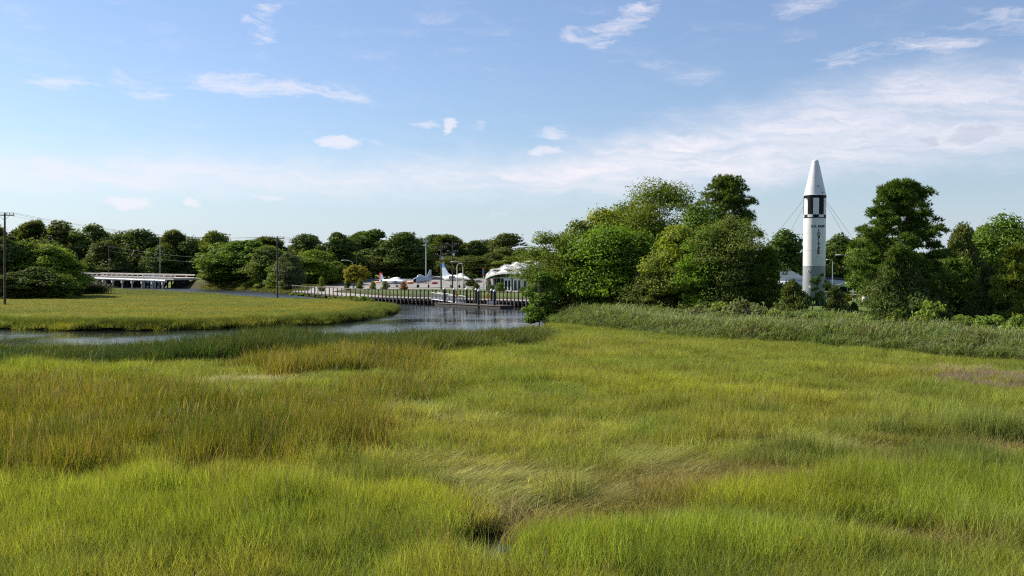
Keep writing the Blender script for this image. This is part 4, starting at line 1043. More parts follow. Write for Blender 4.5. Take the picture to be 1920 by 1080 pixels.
near('broad', 1640, 100, 436, 112, 'mid', 'green tree behind the camouflaged jet beside the big pine', 11000, .12, .28, group=RT)
# in front of the missile
FM = 'young trees in front of the missile'
near('cedar', 1487, 88, 528, 84, 'cedar', 'bushy young cedar in front of the missile base on its left', 9000, .02, .2, K=70, group=FM)
near('cedar', 1566, 72, 540, 83, 'cedar', 'pointed young cedar in front of the missile base on its right', 8000, .02, .19, K=60, group=FM)
near('cedar', 1601, 30, 566, 83, 'cedar', 'slim small cedar right of the pointed young cedar', 3000, .02, .19, K=25, group=FM)
near('feather', 1532, 44, 513, 106, 'shrub', 'slender pale leaved sapling leaning in front of the grey missile base', 1300, .25, .24, K=22, group=FM, lean=(.25, 0), bx=1522, clump=.16)
near('feather', 1588, 26, 552, 127, 'gold', 'small yellowish sapling on the lawn left of the pedestal', 900, .3, .22, K=14, group=FM)
for i, (cx, wpx, top, d_, mt, lb) in enumerate([(1472, 90, 432, 176, 'dark', 'dark tree behind the missile on its grove side'), (1578, 84, 440, 178, 'dark', 'round dark tree between the missile and the arched lamp'),
        (1633, 84, 438, 172, 'mid', 'green tree behind the arched street lamp'), (1512, 60, 470, 195, 'dark', 'dark tree directly behind the missile body'), (1440, 70, 462, 190, 'dark', 'dark tree in the gap left of the missile'),
        (1540, 70, 492, 200, 'fardark', 'low dark tree seen behind the missile just right of its body'), (1608, 70, 470, 205, 'fardark', 'dark tree behind the arched lamp arm')]):
    near('broad', cx, wpx, top, d_, mt, lb, 7500, .06, .48, group='trees behind the missile')
# shrub prototypes, shared meshes
SHP = {}
for mt in ('shrub', 'shrubgrey', 'mid', 'rust', 'gold', 'dark'):
    for v in range(2 if mt in ('shrub', 'shrubgrey') else 1):
        SHP[mt, v] = tree_mesh('shrub', 2.0, 2.2, 300 + len(SHP), mt, 2600, .17, .02, 26)
def belt_d(px): return float(np.interp(px, [1040, 1060, 1150, 1300, 1500, 1700, 1920, 2100], [101, 99.5, 95.4, 85.2, 73.7, 66, 58.9, 54]))
def shrub(cx, wpx, top, d_, mat, label, group, v=0, zb=None):
    x = X(cx, d_); zb = gz(x, d_) if zb is None else zb; H = Z(top, d_) - zb
    s_ = wpx * d_ / F / 2.2
    return place_tree('shrub', SHP[mat, v], x, d_, zb - .05, label, 'shrub', group, random.uniform(0, 6.28), (s_, s_, max(.25, H / 2.0)))
FR = [(1068, 46, 574, 83), (1096, 50, 568, 81), (1128, 50, 570, 79), (1160, 50, 566, 77), (1050, 30, 590, 84), (1192, 44, 576, 75), (1236, 50, 572, 75), (1272, 46, 580, 73), (1310, 54, 572, 73), (1348, 50, 566, 73), (1392, 60, 562, 71), (1424, 48, 572, 70), (1452, 44, 580, 69), (1480, 40, 585, 68)]
for i, (cx, wpx, top, d_) in enumerate(FR):
    d_ = belt_d(cx) + random.uniform(-2.0, 1.5); wpx *= 1.2
    shrub(cx, wpx, top, d_, 'shrubgrey' if i % 3 else 'shrub', f'grey green shrub at the foot of the grove, {ordn[i]} counted from the creek', 'shrubs at the foot of the grove', i % 2)
FR = [(1520, 44, 584, 70), (1552, 46, 588, 70), (1600, 46, 586, 69), (1640, 50, 590, 66), (1688, 66, 578, 63), (1742, 62, 564, 62), (1716, 44, 592, 61), (1800, 70, 590, 61), (1770, 44, 596, 60), (1858, 76, 590, 58), (1905, 70, 588, 57), (1950, 70, 590, 56)]
for i, (cx, wpx, top, d_) in enumerate(FR):
    d_ = belt_d(cx) + random.uniform(-2.0, 1.5); wpx *= 1.2
    shrub(cx, wpx, top, d_, 'shrub', f'yellow green shrub behind the reed belt, {ordn[i]} counted from the missile rightwards', 'shrubs behind the reed belt', i % 2)
for i in range(15):
    px = 552 + i * 9.8 + random.uniform(-2, 2); u = (px - 548) / 134; d_ = 246 + (180 - 246) * max(0, min(1.0, u)) - 3.0 - (3 if px > 640 else 0)
    shrub(px, random.uniform(17, 23), 547.5 + 8 * u + random.uniform(-1.5, 2), d_, 'shrub', f'bright green marsh shrub in front of the boardwalk, {ordn[i]} from its far end', 'marsh shrubs along the boardwalk', i % 2, zb=.05)
for i, (px, top, d_, wpx, mt, wh) in enumerate([(603, 520, 236, 12, 'mid', 'beside the white marker post'), (652, 524, 232, 14, 'dark', 'left of the yellow tree'), (676, 523, 230, 15, 'mid', 'right of the dark slender pole'), (700.5, 527, 228, 13, 'mid', 'left of the red tail fin'),
        (722, 526, 228, 14, 'shrubgrey', 'in front of the jet trainer body'), (757, 527, 226, 14, 'rust', 'in front of the jet trainer nose, with rusty top'), (939, 530, 200, 18, 'mid', 'round, at the pavilion doors'), (922, 534, 199, 12, 'dark', 'before the dark glass of the pavilion'), (893, 531, 212, 14, 'dark', 'left of the striped marker pole'), (980, 537, 198, 14, 'mid', 'at the right pavilion doors')]):
    shrub(px, wpx, top, d_, mt, f'small leafy bush {wh}', 'small planted bushes in the park', 0)
for i, (px, top, d_, wpx) in enumerate([(404, 531, 342, 24), (424, 529, 330, 26), (446, 527, 322, 30), (470, 527, 312, 30), (492, 529, 302, 30), (512, 531, 292, 26), (530, 534, 280, 22)]):
    shrub(px, wpx, top, d_, 'shrub', f'bushy shrub on the far creek bank, {ordn[i]} from the bridge', 'shrubs on the far creek bank', 0)
seed_[0] = 500
near('broad', 664, 50, 499, 236, 'gold', 'golden yellow small tree on the lawn around the lamp poles', 2600, .28, .5, K=34)
# far trees: shared prototypes
FARP = {}
def farproto(kind, mat, v):
    k = (kind, mat, v)
    if k not in FARP:
        n_ = 15000 if kind == 'broad' else 20000
        if kind == 'broad': FARP[k] = tree_mesh('broad', 14, 11, 700 + len(FARP), mat, n_, .44, (.02, .08, .0)[v % 3], (80, 120, 60)[v % 3], 1.0, (.17, .12, .20)[v % 3], ragged=(.4, .55, .3)[v % 3])
        else: FARP[k] = tree_mesh('pine', 14, 9, 700 + len(FARP), mat, n_, 1.0, .2, 26, 1.0, .13)
    return FARP[k]
def fartree(kind, cx, wpx, top, d_, mat, label, group, v=0, lo=0):
    x = X(cx, d_); zb = gz(x, d_); H = Z(top, d_) - zb; wm = wpx * d_ / F * 1.18
    base = 11 if kind == 'broad' else 9
    return place_tree('pine_tree' if kind == 'pine' else 'broadleaf_tree', farproto(kind, mat, v), x, d_, zb - .1, label, 'tree', group, random.uniform(0, 6.28), (wm / base, wm / base, H / 14))
LF = [(-45, 130, 436, 205, 'mid'), (8, 95, 446, 196, 'dark'), (48, 105, 448, 200, 'mid'), (96, 90, 460, 198, 'bright'), (122, 80, 470, 203, 'mid'), (142, 34, 505, 208, 'dark'), (70, 80, 500, 188, 'dark'), (20, 80, 510, 186, 'dark'), (104, 66, 510, 190, 'mid'), (-90, 130, 440, 210, 'mid')]
for i, (cx, w_, tp, d_, mt) in enumerate(LF):
    fartree('broad', cx, w_, tp, d_, mt, f'{["full", "broad", "rounded"][i % 3]} green tree of the wood behind the edge utility pole, {ordn[i]} placed', 'wood behind the edge utility pole', i % 3)
RG = [('pine', -20, 80, 428), ('broad', 28, 62, 430), ('pine', 62, 62, 423), ('broad', 112, 84, 416), ('broad', 172, 84, 420), ('broad', 226, 60, 437), ('broad', 264, 84, 431), ('pine', 322, 56, 438), ('broad', 356, 62, 446), ('pine', 400, 50, 441), ('broad', 445, 64, 452), ('broad', 300, 60, 458), ('broad', 200, 70, 452), ('broad', 90, 70, 450)]
for i, (kd, cx, w_, tp) in enumerate(RG):
    fartree(kd, cx, w_ * 1.1, tp, 408 + (i * 37 % 40), ('fardark', 'dark', 'fardark', 'fardark', 'olive')[i % 5], f'dark tree of the far ridge behind the bridge, {ordn[i]} in that row', 'dark trees on the ridge behind the bridge', i % 3)
MD = [('broad', 428, 112, 450, 338, 'mid', 'tree at the right end of the bridge'), ('broad', 468, 105, 448, 324, 'mid', 'tree over the far creek bank, left of the creek pole'), ('broad', 440, 90, 478, 332, 'bright', 'low bright tree at the far creek bank by the bridge end'),
      ('broad', 502, 76, 460, 310, 'olive', 'olive tree just left of the creek pole'), ('broad', 398, 52, 488, 346, 'olive', 'low olive tree covering the right end of the bridge'), ('broad', 543, 52, 472, 272, 'cedargrey', 'grey dark bushy tree just right of the creek pole'),
      ('broad', 571, 80, 440, 335, 'fardark', 'rounded dark tree behind the grey bushy tree'), ('broad', 633, 82, 436, 322, 'dark', 'big rounded dark tree left of the lamp poles'), ('broad', 592, 82, 468, 292, 'bright', 'bright green tree at the start of the boardwalk'),
      ('broad', 622, 60, 488, 300, 'mid', 'green tree above the parked dark car'), ('broad', 700, 110, 431, 345, 'dark', 'highest rounded tree behind the lamp poles'), ('broad', 690, 80, 478, 330, 'olive', 'olive tree behind the golden yellow tree'), ('broad', 757, 90, 436, 332, 'dark', 'tall dark tree behind the jet trainer'),
      ('broad', 725, 80, 470, 335, 'mid', 'green tree between the highest tree and the jet trainer'), ('broad', 790, 55, 476, 345, 'fardark', 'dark tree behind the floodlight mast'), ('pine', 838, 70, 446, 380, 'fardark', 'dark pine behind the twin power poles'), ('broad', 893, 76, 452, 382, 'dark', 'tree crown showing over the wires left of the pavilion'),
      ('broad', 888, 84, 479, 335, 'dark', 'wide dark round tree left of the pavilion'), ('broad', 845, 60, 480, 340, 'olive', 'olive tree behind the swept tail jet'), ('broad', 883, 30, 511, 262, 'dark', 'small round dark tree beside the striped marker pole'), ('broad', 945, 50, 463, 365, 'olive', 'airy tree above the left slope of the white roof'),
      ('broad', 978, 46, 465, 368, 'olive', 'airy tree above the top of the white roof'), ('broad', 960, 80, 480, 330, 'mid', 'green tree right behind the white roof'), ('broad', 1020, 80, 470, 320, 'mid', 'green tree behind the pole over the white roof'), ('broad', 925, 60, 474, 350, 'fardark', 'dark tree behind the left end of the white roof'),
      ('broad', 650, 70, 500, 310, 'dark', 'dark low tree behind the golden tree on its left'), ('broad', 770, 70, 490, 340, 'fardark', 'dark low tree behind the nose on fighter'), ('broad', 530, 60, 490, 288, 'mid', 'green low tree behind the creek pole')]
for i, (kd, cx, w_, tp, d_, mt, lb) in enumerate(MD):
    fartree(kd, cx, w_, tp, d_, mt, lb, 'trees of the park behind the boardwalk', i % 3)
for i in range(62):
    cx = -420 + i * 46 + random.uniform(-12, 12); d_ = random.uniform(450, 500)
    fartree('broad' if i % 4 else 'pine', cx, random.uniform(75, 100), (random.uniform(437, 462) if cx < 960 else random.uniform(462, 478)) if cx < 1050 else random.uniform(468, 486), d_, 'fardark', 'dark tree in the long far row that closes the horizon', 'far row of trees on the horizon', i % 3)

# ================================================================== marsh grass, reeds
def blades(n, rad, h0, h1, wd, lean, bend, seed, segs=3, flat=0.0, dirbias=None):
    g = np.random.default_rng(seed); V = []; Fc = []
    for i in range(n):
        a = g.uniform(0, 6.283); r = rad * math.sqrt(g.uniform()); bx_, by_ = r * math.cos(a), r * math.sin(a)
        h = g.uniform(h0, h1); la = g.uniform(0, 6.283) if dirbias is None else g.normal(0, dirbias); ln = abs(g.normal(0, lean)) + flat; bn = g.uniform(.2, 1) * bend
        fa = g.uniform(0, 6.283); fx, fy = math.cos(fa), math.sin(fa); b0 = len(V); w_ = wd * g.uniform(.7, 1.3)
        for k in range(segs + 1):
            t = k / segs; th = ln + bn * t * 1.2
            hx = h * t * math.sin(min(th, 1.62)); hz2 = h * t * max(.06, math.cos(min(th, 1.62))) if flat else h * t * math.cos(min(th, 1.5))
            x = bx_ + hx * math.cos(la); y = by_ + hx * math.sin(la); ww = w_ * (1 - t ** 2) * .5
            if k < segs: V += [(x - fx * ww, y - fy * ww, hz2), (x + fx * ww, y + fy * ww, hz2)]
            else: V.append((x, y, hz2))
        for k in range(segs - 1): Fc.append((b0 + 2 * k, b0 + 2 * k + 1, b0 + 2 * k + 3, b0 + 2 * k + 2))
        Fc.append((b0 + 2 * segs - 2, b0 + 2 * segs - 1, b0 + 2 * segs))
    return V, Fc
def proto(name, V, Fc, mat):
    me = bpy.data.meshes.new(name); me.from_pydata(V, [], Fc); me.update(); me.materials.append(mat)
    return bpy.data.objects.new(name, me)
GM = grassmat('marsh_grass_blades')
HM = grassmat('reed_belt_leaves', (.20, .18, .11), .34)
RM = grassmat('reed_blades', (.28, .19, .07), .38)
def reedstalk(seed, n, h0, h1, plume=False):
    g = np.random.default_rng(seed); V = []; Fc = []
    for i in range(n):
        a = g.uniform(0, 6.283); r = .62 * math.sqrt(g.uniform()); bx_, by_ = r * math.cos(a), r * math.sin(a); h = g.uniform(h0, h1); la = g.uniform(0, 6.283); ln = abs(g.normal(0, .07))
        fa = g.uniform(0, 6.283); w_ = .011
        b0 = len(V); tx, ty = bx_ + math.cos(la) * ln * h, by_ + math.sin(la) * ln * h
        V += [(bx_ - math.cos(fa) * w_, by_ - math.sin(fa) * w_, 0), (bx_ + math.cos(fa) * w_, by_ + math.sin(fa) * w_, 0), (tx + math.cos(fa) * w_ * .6, ty + math.sin(fa) * w_ * .6, h), (tx - math.cos(fa) * w_ * .6, ty - math.sin(fa) * w_ * .6, h)]; Fc.append((b0, b0 + 1, b0 + 2, b0 + 3))
        for k in range(9):
            u = .22 + .78 * (k + g.uniform()) / 9; cx, cy, cz = bx_ + (tx - bx_) * u, by_ + (ty - by_) * u, h * u
            da = g.uniform(0, 6.283); L = g.uniform(.28, .5); up = g.uniform(.8, 2.2); ux, uy = math.cos(da), math.sin(da); sx, sy = -uy * .014, ux * .014; b0 = len(V)
            V += [(cx, cy, cz), (cx + ux * L * .5 + sx, cy + uy * L * .5 + sy, cz + L * .5 * up), (cx + ux * L * .5 - sx, cy + uy * L * .5 - sy, cz + L * .5 * up), (cx + ux * L, cy + uy * L, cz + L * up * .55)]
            Fc += [(b0, b0 + 1, b0 + 2), (b0 + 1, b0 + 3, b0 + 2)]
    return V, Fc
PG = [proto('g', *blades(230, .56, .55, 1.0, .0125, .09, .26, 40 + i), GM) for i in range(5)]
PL = [proto('l', *blades(210, .58, .7, 1.15, .0115, .22, .6, 60 + i, 4, .62, .6), GM) for i in range(4)]
PR = [proto('r', *blades(90, .58, .62, 1.0, .021, .12, .32, 80 + i, 3), RM) for i in range(5)]
PH = [proto('h', *reedstalk(90 + i, 34, .70, 1.0), HM) for i in range(4)]
def instancer(name, pts, rot, scl, tint, dry, idx, protos, label, cat):
    me = bpy.data.meshes.new(name); n_ = len(pts); me.vertices.add(n_); me.vertices.foreach_set('co', np.asarray(pts, np.float32).ravel())
    for nm, tp, arr in (('rot', 'FLOAT_VECTOR', rot), ('scl', 'FLOAT_VECTOR', scl), ('tint', 'FLOAT_VECTOR', tint), ('dry', 'FLOAT', dry), ('idx', 'INT', idx)):
        a = me.attributes.new(nm, tp, 'POINT'); a.data.foreach_set('vector' if tp == 'FLOAT_VECTOR' else 'value', np.ascontiguousarray(arr, np.int32 if tp == 'INT' else np.float32).ravel())
    o_ = link(name, me); tag(o_, label, cat, kind='stuff')
    ng = bpy.data.node_groups.new(name, 'GeometryNodeTree')
    ng.interface.new_socket('Geometry', in_out='INPUT', socket_type='NodeSocketGeometry'); ng.interface.new_socket('Geometry', in_out='OUTPUT', socket_type='NodeSocketGeometry')
    gi, go = ng.nodes.new('NodeGroupInput'), ng.nodes.new('NodeGroupOutput')
    ip = ng.nodes.new('GeometryNodeInstanceOnPoints'); ng.links.new(gi.outputs[0], ip.inputs['Points'])
    g2i = ng.nodes.new('GeometryNodeGeometryToInstance')
    for p in reversed(protos):
        oi = ng.nodes.new('GeometryNodeObjectInfo'); oi.inputs['Object'].default_value = p; oi.inputs['As Instance'].default_value = False
        ng.links.new(oi.outputs['Geometry'], g2i.inputs[0])
    ng.links.new(g2i.outputs[0], ip.inputs['Instance']); ip.inputs['Pick Instance'].default_value = True
    for nm, tp, sk in (('rot', 'FLOAT_VECTOR', 'Rotation'), ('scl', 'FLOAT_VECTOR', 'Scale'), ('idx', 'INT', 'Instance Index')):
        na = ng.nodes.new('GeometryNodeInputNamedAttribute'); na.data_type = tp; na.inputs['Name'].default_value = nm
        ng.links.new(na.outputs['Attribute'], ip.inputs[sk])
    ng.links.new(ip.outputs[0], go.inputs[0])
    md = o_.modifiers.new('scatter', 'NODES'); md.node_group = ng
    return o_
G = np.random.default_rng(77)
def scatter(d0, d1, rho, p, spread=.66, margin=5.0):
    """points on the plan, density rho at 20 m falling as (20/d)^p"""
    ds_ = np.linspace(d0, d1, 400); w_ = rho * np.minimum(1, (20 / ds_) ** p) * 2 * (spread * ds_ + margin); tot = float(np.sum((w_[1:] + w_[:-1]) / 2 * np.diff(ds_)))
    cdf = np.concatenate([[0], np.cumsum((w_[1:] + w_[:-1]) / 2 * np.diff(ds_))]); cdf /= cdf[-1]
    n_ = int(tot); d = np.interp(G.uniform(size=n_), cdf, ds_); x = G.uniform(-1, 1, n_) * (spread * d + margin)
    return x, d
def pix(x, y, z=.3): return 960 + F * x / y, HZ + F * (CH - z) / y
def blob(u, v, cx, cy, rx_, ry_, rot=0.0, s0=.45, s1=1.15, wob=None):
    c, s_ = math.cos(math.radians(rot)), math.sin(math.radians(rot)); a = (u - cx) * c + (v - cy) * s_; b = (v - cy) * c - (u - cx) * s_
    q = np.sqrt((a / rx_) ** 2 + (b / ry_) ** 2)
    if wob is not None: q = q + wob
    return 1 - sst(q, s0, s1)
def lerp3(a, b, t): return a * (1 - t[:, None]) + np.array(b)[None, :] * t[:, None]

# ---- reed belts as plan polygons
BELT = [Q(1048, 607, .3), Q(1110, 619, .3), Q(1200, 629, .3), Q(1290, 639, .3), Q(1400, 645, .3), Q(1500, 651, .3), Q(1600, 659, .3), Q(1700, 667, .3), Q(1800, 676, .3), Q(1920, 688, .3), Q(2100, 704, .3), Q(2500, 745, .3), (60, 28), (75, 40), Q(2300, 690, .3), Q(1920, 652, .3), Q(1700, 640, .3), Q(1500, 626, .3), Q(1300, 613, .3), Q(1150, 604, .3), Q(1060, 600, .3)]
TALL = [Q(-300, 716, .3), Q(0, 706, .3), Q(130, 702, .3), Q(230, 696, .3), Q(420, 686, .3), Q(600, 678, .3), Q(700, 678, .3), Q(780, 674, .3), Q(860, 664, .3), Q(1010, 650, .3), Q(1030, 622, .3), Q(1010, 631, .3), Q(930, 640, .3), Q(860, 644, .3), Q(760, 648, .3), Q(620, 651, .3), Q(520, 655, .3), Q(430, 662, .3), Q(330, 670, .3), Q(0, 675, .3), Q(-300, 682, .3)]

x, y = scatter(10.5, 104, 9.5, .85)
u, v = pix(x, y)
land = terrain(x, y)
wet = sdist(x, y, CREEK)
ok = (wet > .2) & (land > .04) & (sdist(x, y, BELT) > -.3) & (sdist(x, y, UPLAND) > -1)
x, y, u, v, land = x[ok], y[ok], u[ok], v[ok], land[ok]
N0 = len(x)
w1, w2, w3 = fbm(x * .18, y * .18, 21), fbm(x * .5, y * .35, 22), fbm(x * .9, y * .9, 23)
wob = (w1 - .5) * .7 + (w2 - .5) * .5
tall_in = sst(-sdist(x, y, TALL), -.4, 1.0)
# mixed cattail zone on the left
mix = np.maximum.reduce([blob(u, v, 230, 820, 430, 95, 4, wob=wob), blob(u, v, 560, 830, 180, 75, 0, wob=wob), blob(u, v, 60, 880, 190, 75, 0, wob=wob), blob(u, v, 640, 690, 190, 26, 0, wob=wob), blob(u, v, 740, 752, 130, 26, 0, wob=wob), blob(u, v, 620, 700, 200, 16, 0, wob=wob)])
lodge = np.maximum.reduce([blob(u, v, 880, 905, 250, 60, 8, wob=wob), blob(u, v, 780, 790, 210, 28, 8, wob=wob) * .7, blob(u, v, 470, 722, 160, 14, -2, wob=wob), blob(u, v, 250, 745, 140, 10, -3, wob=wob) * .8, blob(u, v, 1240, 870, 130, 38, 6, wob=wob) * .8,
                           blob(u, v, 1440, 848, 170, 26, -2, wob=wob) * .8, blob(u, v, 1010, 830, 130, 30, 0, wob=wob) * .6, blob(u, v, 1130, 815, 140, 18, 0, wob=wob) * .6, blob(u, v, 1600, 805, 180, 12, 0, wob=wob) * .6, blob(u, v, 1850, 815, 120, 14, 0, wob=wob) * .5, blob(u, v, 60, 862, 60, 26, 0, wob=wob) * .9])
brown = np.maximum.reduce([blob(u, v, 1080, 985, 260, 42, -2, wob=wob), blob(u, v, 1350, 905, 260, 26, 0, wob=wob), blob(u, v, 1240, 925, 210, 30, 0, wob=wob), blob(u, v, 1760, 852, 260, 22, 0, wob=wob), blob(u, v, 1600, 898, 170, 16, 0, wob=wob), blob(u, v, 1660, 1015, 260, 14, 4, wob=wob) * .9, blob(u, v, 1840, 1045, 180, 14, 6, wob=wob), blob(u, v, 930, 1010, 60, 30, 0, wob=wob)])
lush = np.maximum.reduce([blob(u, v, 350, 1000, 560, 95, 0, wob=wob), blob(u, v, 1500, 940, 330, 55, 0, wob=wob), blob(u, v, 1200, 1060, 420, 50, -2, wob=wob), blob(u, v, 1800, 960, 260, 60, 6, wob=wob), blob(u, v, 120, 720, 260, 40, 0, wob=wob) * .7])
ylw = np.maximum.reduce([blob(u, v, 760, 960, 220, 50, 0, wob=wob), blob(u, v, 1300, 745, 330, 26, 3, wob=wob), blob(u, v, 900, 690, 130, 22, 10, wob=wob), blob(u, v, 1420, 960, 240, 30, 0, wob=wob)])
edge = np.maximum.reduce([blob(u, v, 1030, 944, 80, 12, 0, wob=wob), blob(u, v, 760, 925, 160, 12, 2, wob=wob), blob(u, v, 1490, 872, 110, 14, -8, wob=wob), blob(u, v, 1760, 893, 130, 16, 2, wob=wob), blob(u, v, 1840, 828, 110, 10, 0, wob=wob), blob(u, v, 1640, 822, 80, 10, 0, wob=wob)])   # taller tussock fringes, whose shadow edges are also tinted dark
hole = np.maximum.reduce([blob(u, v, 500, 880, 60, 16, 0, wob=wob), blob(u, v, 640, 870, 70, 14, 0, wob=wob), blob(u, v, 40, 868, 60, 14, 0, wob=wob), blob(u, v, 330, 735, 60, 8, 0, wob=wob), blob(u, v, 740, 698, 70, 8, 0, wob=wob), blob(u, v, 200, 955, 50, 10, 0, wob=wob) * .5, blob(u, v, 950, 1075, 60, 14, 0, wob=wob) * .6])
purple = blob(u, v, 1840, 722, 150, 16, 4, wob=wob)

base = np.tile(np.array([.150, .168, .020]), (N0, 1))
base = lerp3(base, (.185, .178, .022), sst(w1, .45, .75) * .8)
base = lerp3(base, (.115, .155, .020), sst(w2, .5, .8) * .7)
base = lerp3(base, (.160, .195, .016), lush * .75)
base = lerp3(base, (.205, .215, .018), ylw * .7)
base = lerp3(base, (.200, .160, .050), brown * .72)
base = lerp3(base, (.255, .255, .050), lodge * .60)
base = lerp3(base, (.090, .120, .024), edge * .7)  # shadow along the tussock fringes put into the blade colour
k_ = G.uniform(.72, 1.28, (N0, 1)) * (1 + (w3[:, None] - .5) * .7)
base = lerp3(base, (.40, .36, .13), (blob(u, v, 470, 722, 160, 13, -2, wob=wob) + .6 * blob(u, v, 900, 900, 200, 40, 8, wob=wob)).clip(0, 1) * .36)
base = base * k_ * 1.72 * np.array([.97, 1.02, 1.5])
h = .52 + (w1 - .5) * .42 + (w2 - .5) * .36 + (w3 - .5) * .14
tus = sst(fbm(x * 1.1, y * .8, 71), .58, .74) * (1 - brown)
short = blob(u, v, 905, 1046, 72, 58, 0, .6, 1.1, wob=wob * .3)
h = h * (1 - brown * .55) * (1 - .35 * hole) + lush * .26 + edge * .45 + tus * .30
h = h * (1 - .84 * short)
h = h * (1 - .12 * lodge) * G.uniform(.82, 1.15, N0)
sc_ = (np.maximum(1, y / 24)) ** .62
dry = .04 + brown * .30 + lodge * .16 + sst(w3, .6, .8) * .06 + mix * .05
isreed = (G.uniform(size=N0) < np.clip(mix * .62, 0, .62)) & (hole < .5)
istall = G.uniform(size=N0) < tall_in
islod = (~isreed) & (~istall) & (G.uniform(size=N0) < lodge * 1.1)
drop = ((hole > .45) & (G.uniform(size=N0) < .75)) | ((G.uniform(size=N0) < mix * .45) & ~isreed)
sparse = G.uniform(size=N0)
puddle = np.hypot((x - PUD[0]) / .9, (y - PUD[1]) / 1.35) < .8
gap = (fbm(x * 1.7, y * 1.2, 72) < .37) & (G.uniform(size=N0) < .7) & (~istall)
keep = ~drop & ~puddle & ~gap
def emit(name, sel, protos, label, cat, hh, tint, dry_, lean_dir=None, widen=1.0, tilt=.10):
    n_ = int(sel.sum()); rz_ = G.uniform(0, 6.283, n_) if lean_dir is None else lean_dir[sel]
    s_ = sc_[sel] * widen
    tl = tilt / np.maximum(1, s_) ** 1.3
    rot = np.stack([G.normal(0, 1, n_) * tl, G.normal(0, 1, n_) * tl, rz_], 1); sc3 = np.stack([s_, s_, hh[sel]], 1)
    pts = np.stack([x[sel], y[sel], land[sel] - .03], 1)
    return instancer(name, pts, rot, sc3, tint[sel], dry_[sel], G.integers(0, len(protos), n_), protos, label, cat)
swirl = (fbm(x * .22, y * .22, 31) - .5) * 7.0 + .3
lh = .62 * G.uniform(.7, 1.2, N0) + (w2 - .5) * .3
plain_sel = keep & ~isreed & ~istall & ~islod
emit('cordgrass', plain_sel, PG, 'yellow green cordgrass covering the near marsh', 'grass', h, base, dry)
emit('flattened_grass', keep & islod, PL, 'wind flattened pale swirls of marsh grass', 'grass', lh, base, dry, swirl)
rt = np.tile(np.array([.190, .205, .024]), (N0, 1)); rt = lerp3(rt, (.30, .19, .05), sst(w3, .5, .75) * .38 * sst(G.uniform(size=N0), .3, 1)); rt = lerp3(rt, (.110, .155, .022), sst(w2, .5, .7) * .7); rt *= k_
emit('cattails', keep & isreed & ~istall, PR, 'tall mixed cattails with yellow and rusty blades on the near marsh', 'reeds', 1.12 * G.uniform(.65, 1.25, N0) + (w1 - .5) * .9 + .06, rt, .06 + sst(w1, .4, .7) * .12 + (w3 > .55) * .10)
tt_ = np.tile(np.array([.048, .092, .020]), (N0, 1)); tt_ = lerp3(tt_, (.105, .140, .028), sst(u, 560, 900) * .8); tt_ = lerp3(tt_, (.13, .15, .03), sst(w2, .55, .8) * .45); tt_ *= k_
emit('tall_reeds', istall, PR, 'tall dark green reeds lining the near creek bank', 'reeds', (1.25 * G.uniform(.70, 1.20, N0) + (w1 - .5) * .5 + (w2 - .5) * .35) * (.75 + .25 * tall_in) * (.88 + .41 * sst(u, 230, 350) * (1 - sst(u, 560, 640)) + .08 * sst(u, 560, 640) + .14 * np.exp(-((u - 800) / 60) ** 2)), tt_, .04 + 0 * u)
# scattered tall seed stalks and dead canes
def stalks(n, seed):
    g = np.random.default_rng(seed); V = []; Fc = []
    for i in range(n):
        a = g.uniform(0, 6.283); r = .5 * math.sqrt(g.uniform()); bx_, by_ = r * math.cos(a), r * math.sin(a); h_ = g.uniform(.75, 1.15); la = g.uniform(0, 6.283); ln = abs(g.normal(0, .14)); fa = g.uniform(0, 6.283); cx, sy = math.cos(fa), math.sin(fa)
        for (t0, t1, w0, w1_) in ((0, .78, .005, .004), (.76, 1.0, .009, .002)):
            b0 = len(V)
            for t, w_ in ((t0, w0), (t1, w1_)):
                x_, y_ = bx_ + math.cos(la) * ln * h_ * t * t, by_ + math.sin(la) * ln * h_ * t * t
                V += [(x_ - cx * w_, y_ - sy * w_, h_ * t), (x_ + cx * w_, y_ + sy * w_, h_ * t)]
            Fc.append((b0, b0 + 1, b0 + 3, b0 + 2))
    return V, Fc
PS = [proto('s', *stalks(7, 120 + i), GM) for i in range(4)]
ss = (G.uniform(size=N0) < .015 + .10 * mix + .03 * sst(w1, .5, .7)) & ~puddle & (short < .3) & (y < 70)
sttint = lerp3(np.tile(np.array([.30, .27, .12]), (N0, 1)), (.22, .15, .07), sst(w3, .45, .65))
emit('seed_stalks', ss, PS, 'scattered tan seed stalks standing above the marsh grass', 'grass', h * 1.02 + .22 + .30 * mix, sttint, 0 * u)
# flowering stems, pale purple
pf = (G.uniform(size=N0) < purple * .9) & keep
pt = np.tile(np.array([.36, .23, .32]), (N0, 1)) * k_
emit('sea_lavender', pf, PG, 'patch of pale purple flowering stems in the marsh near the reed belt', 'flowers', h * .7 + .25, pt, .15 + 0 * u, widen=.6)

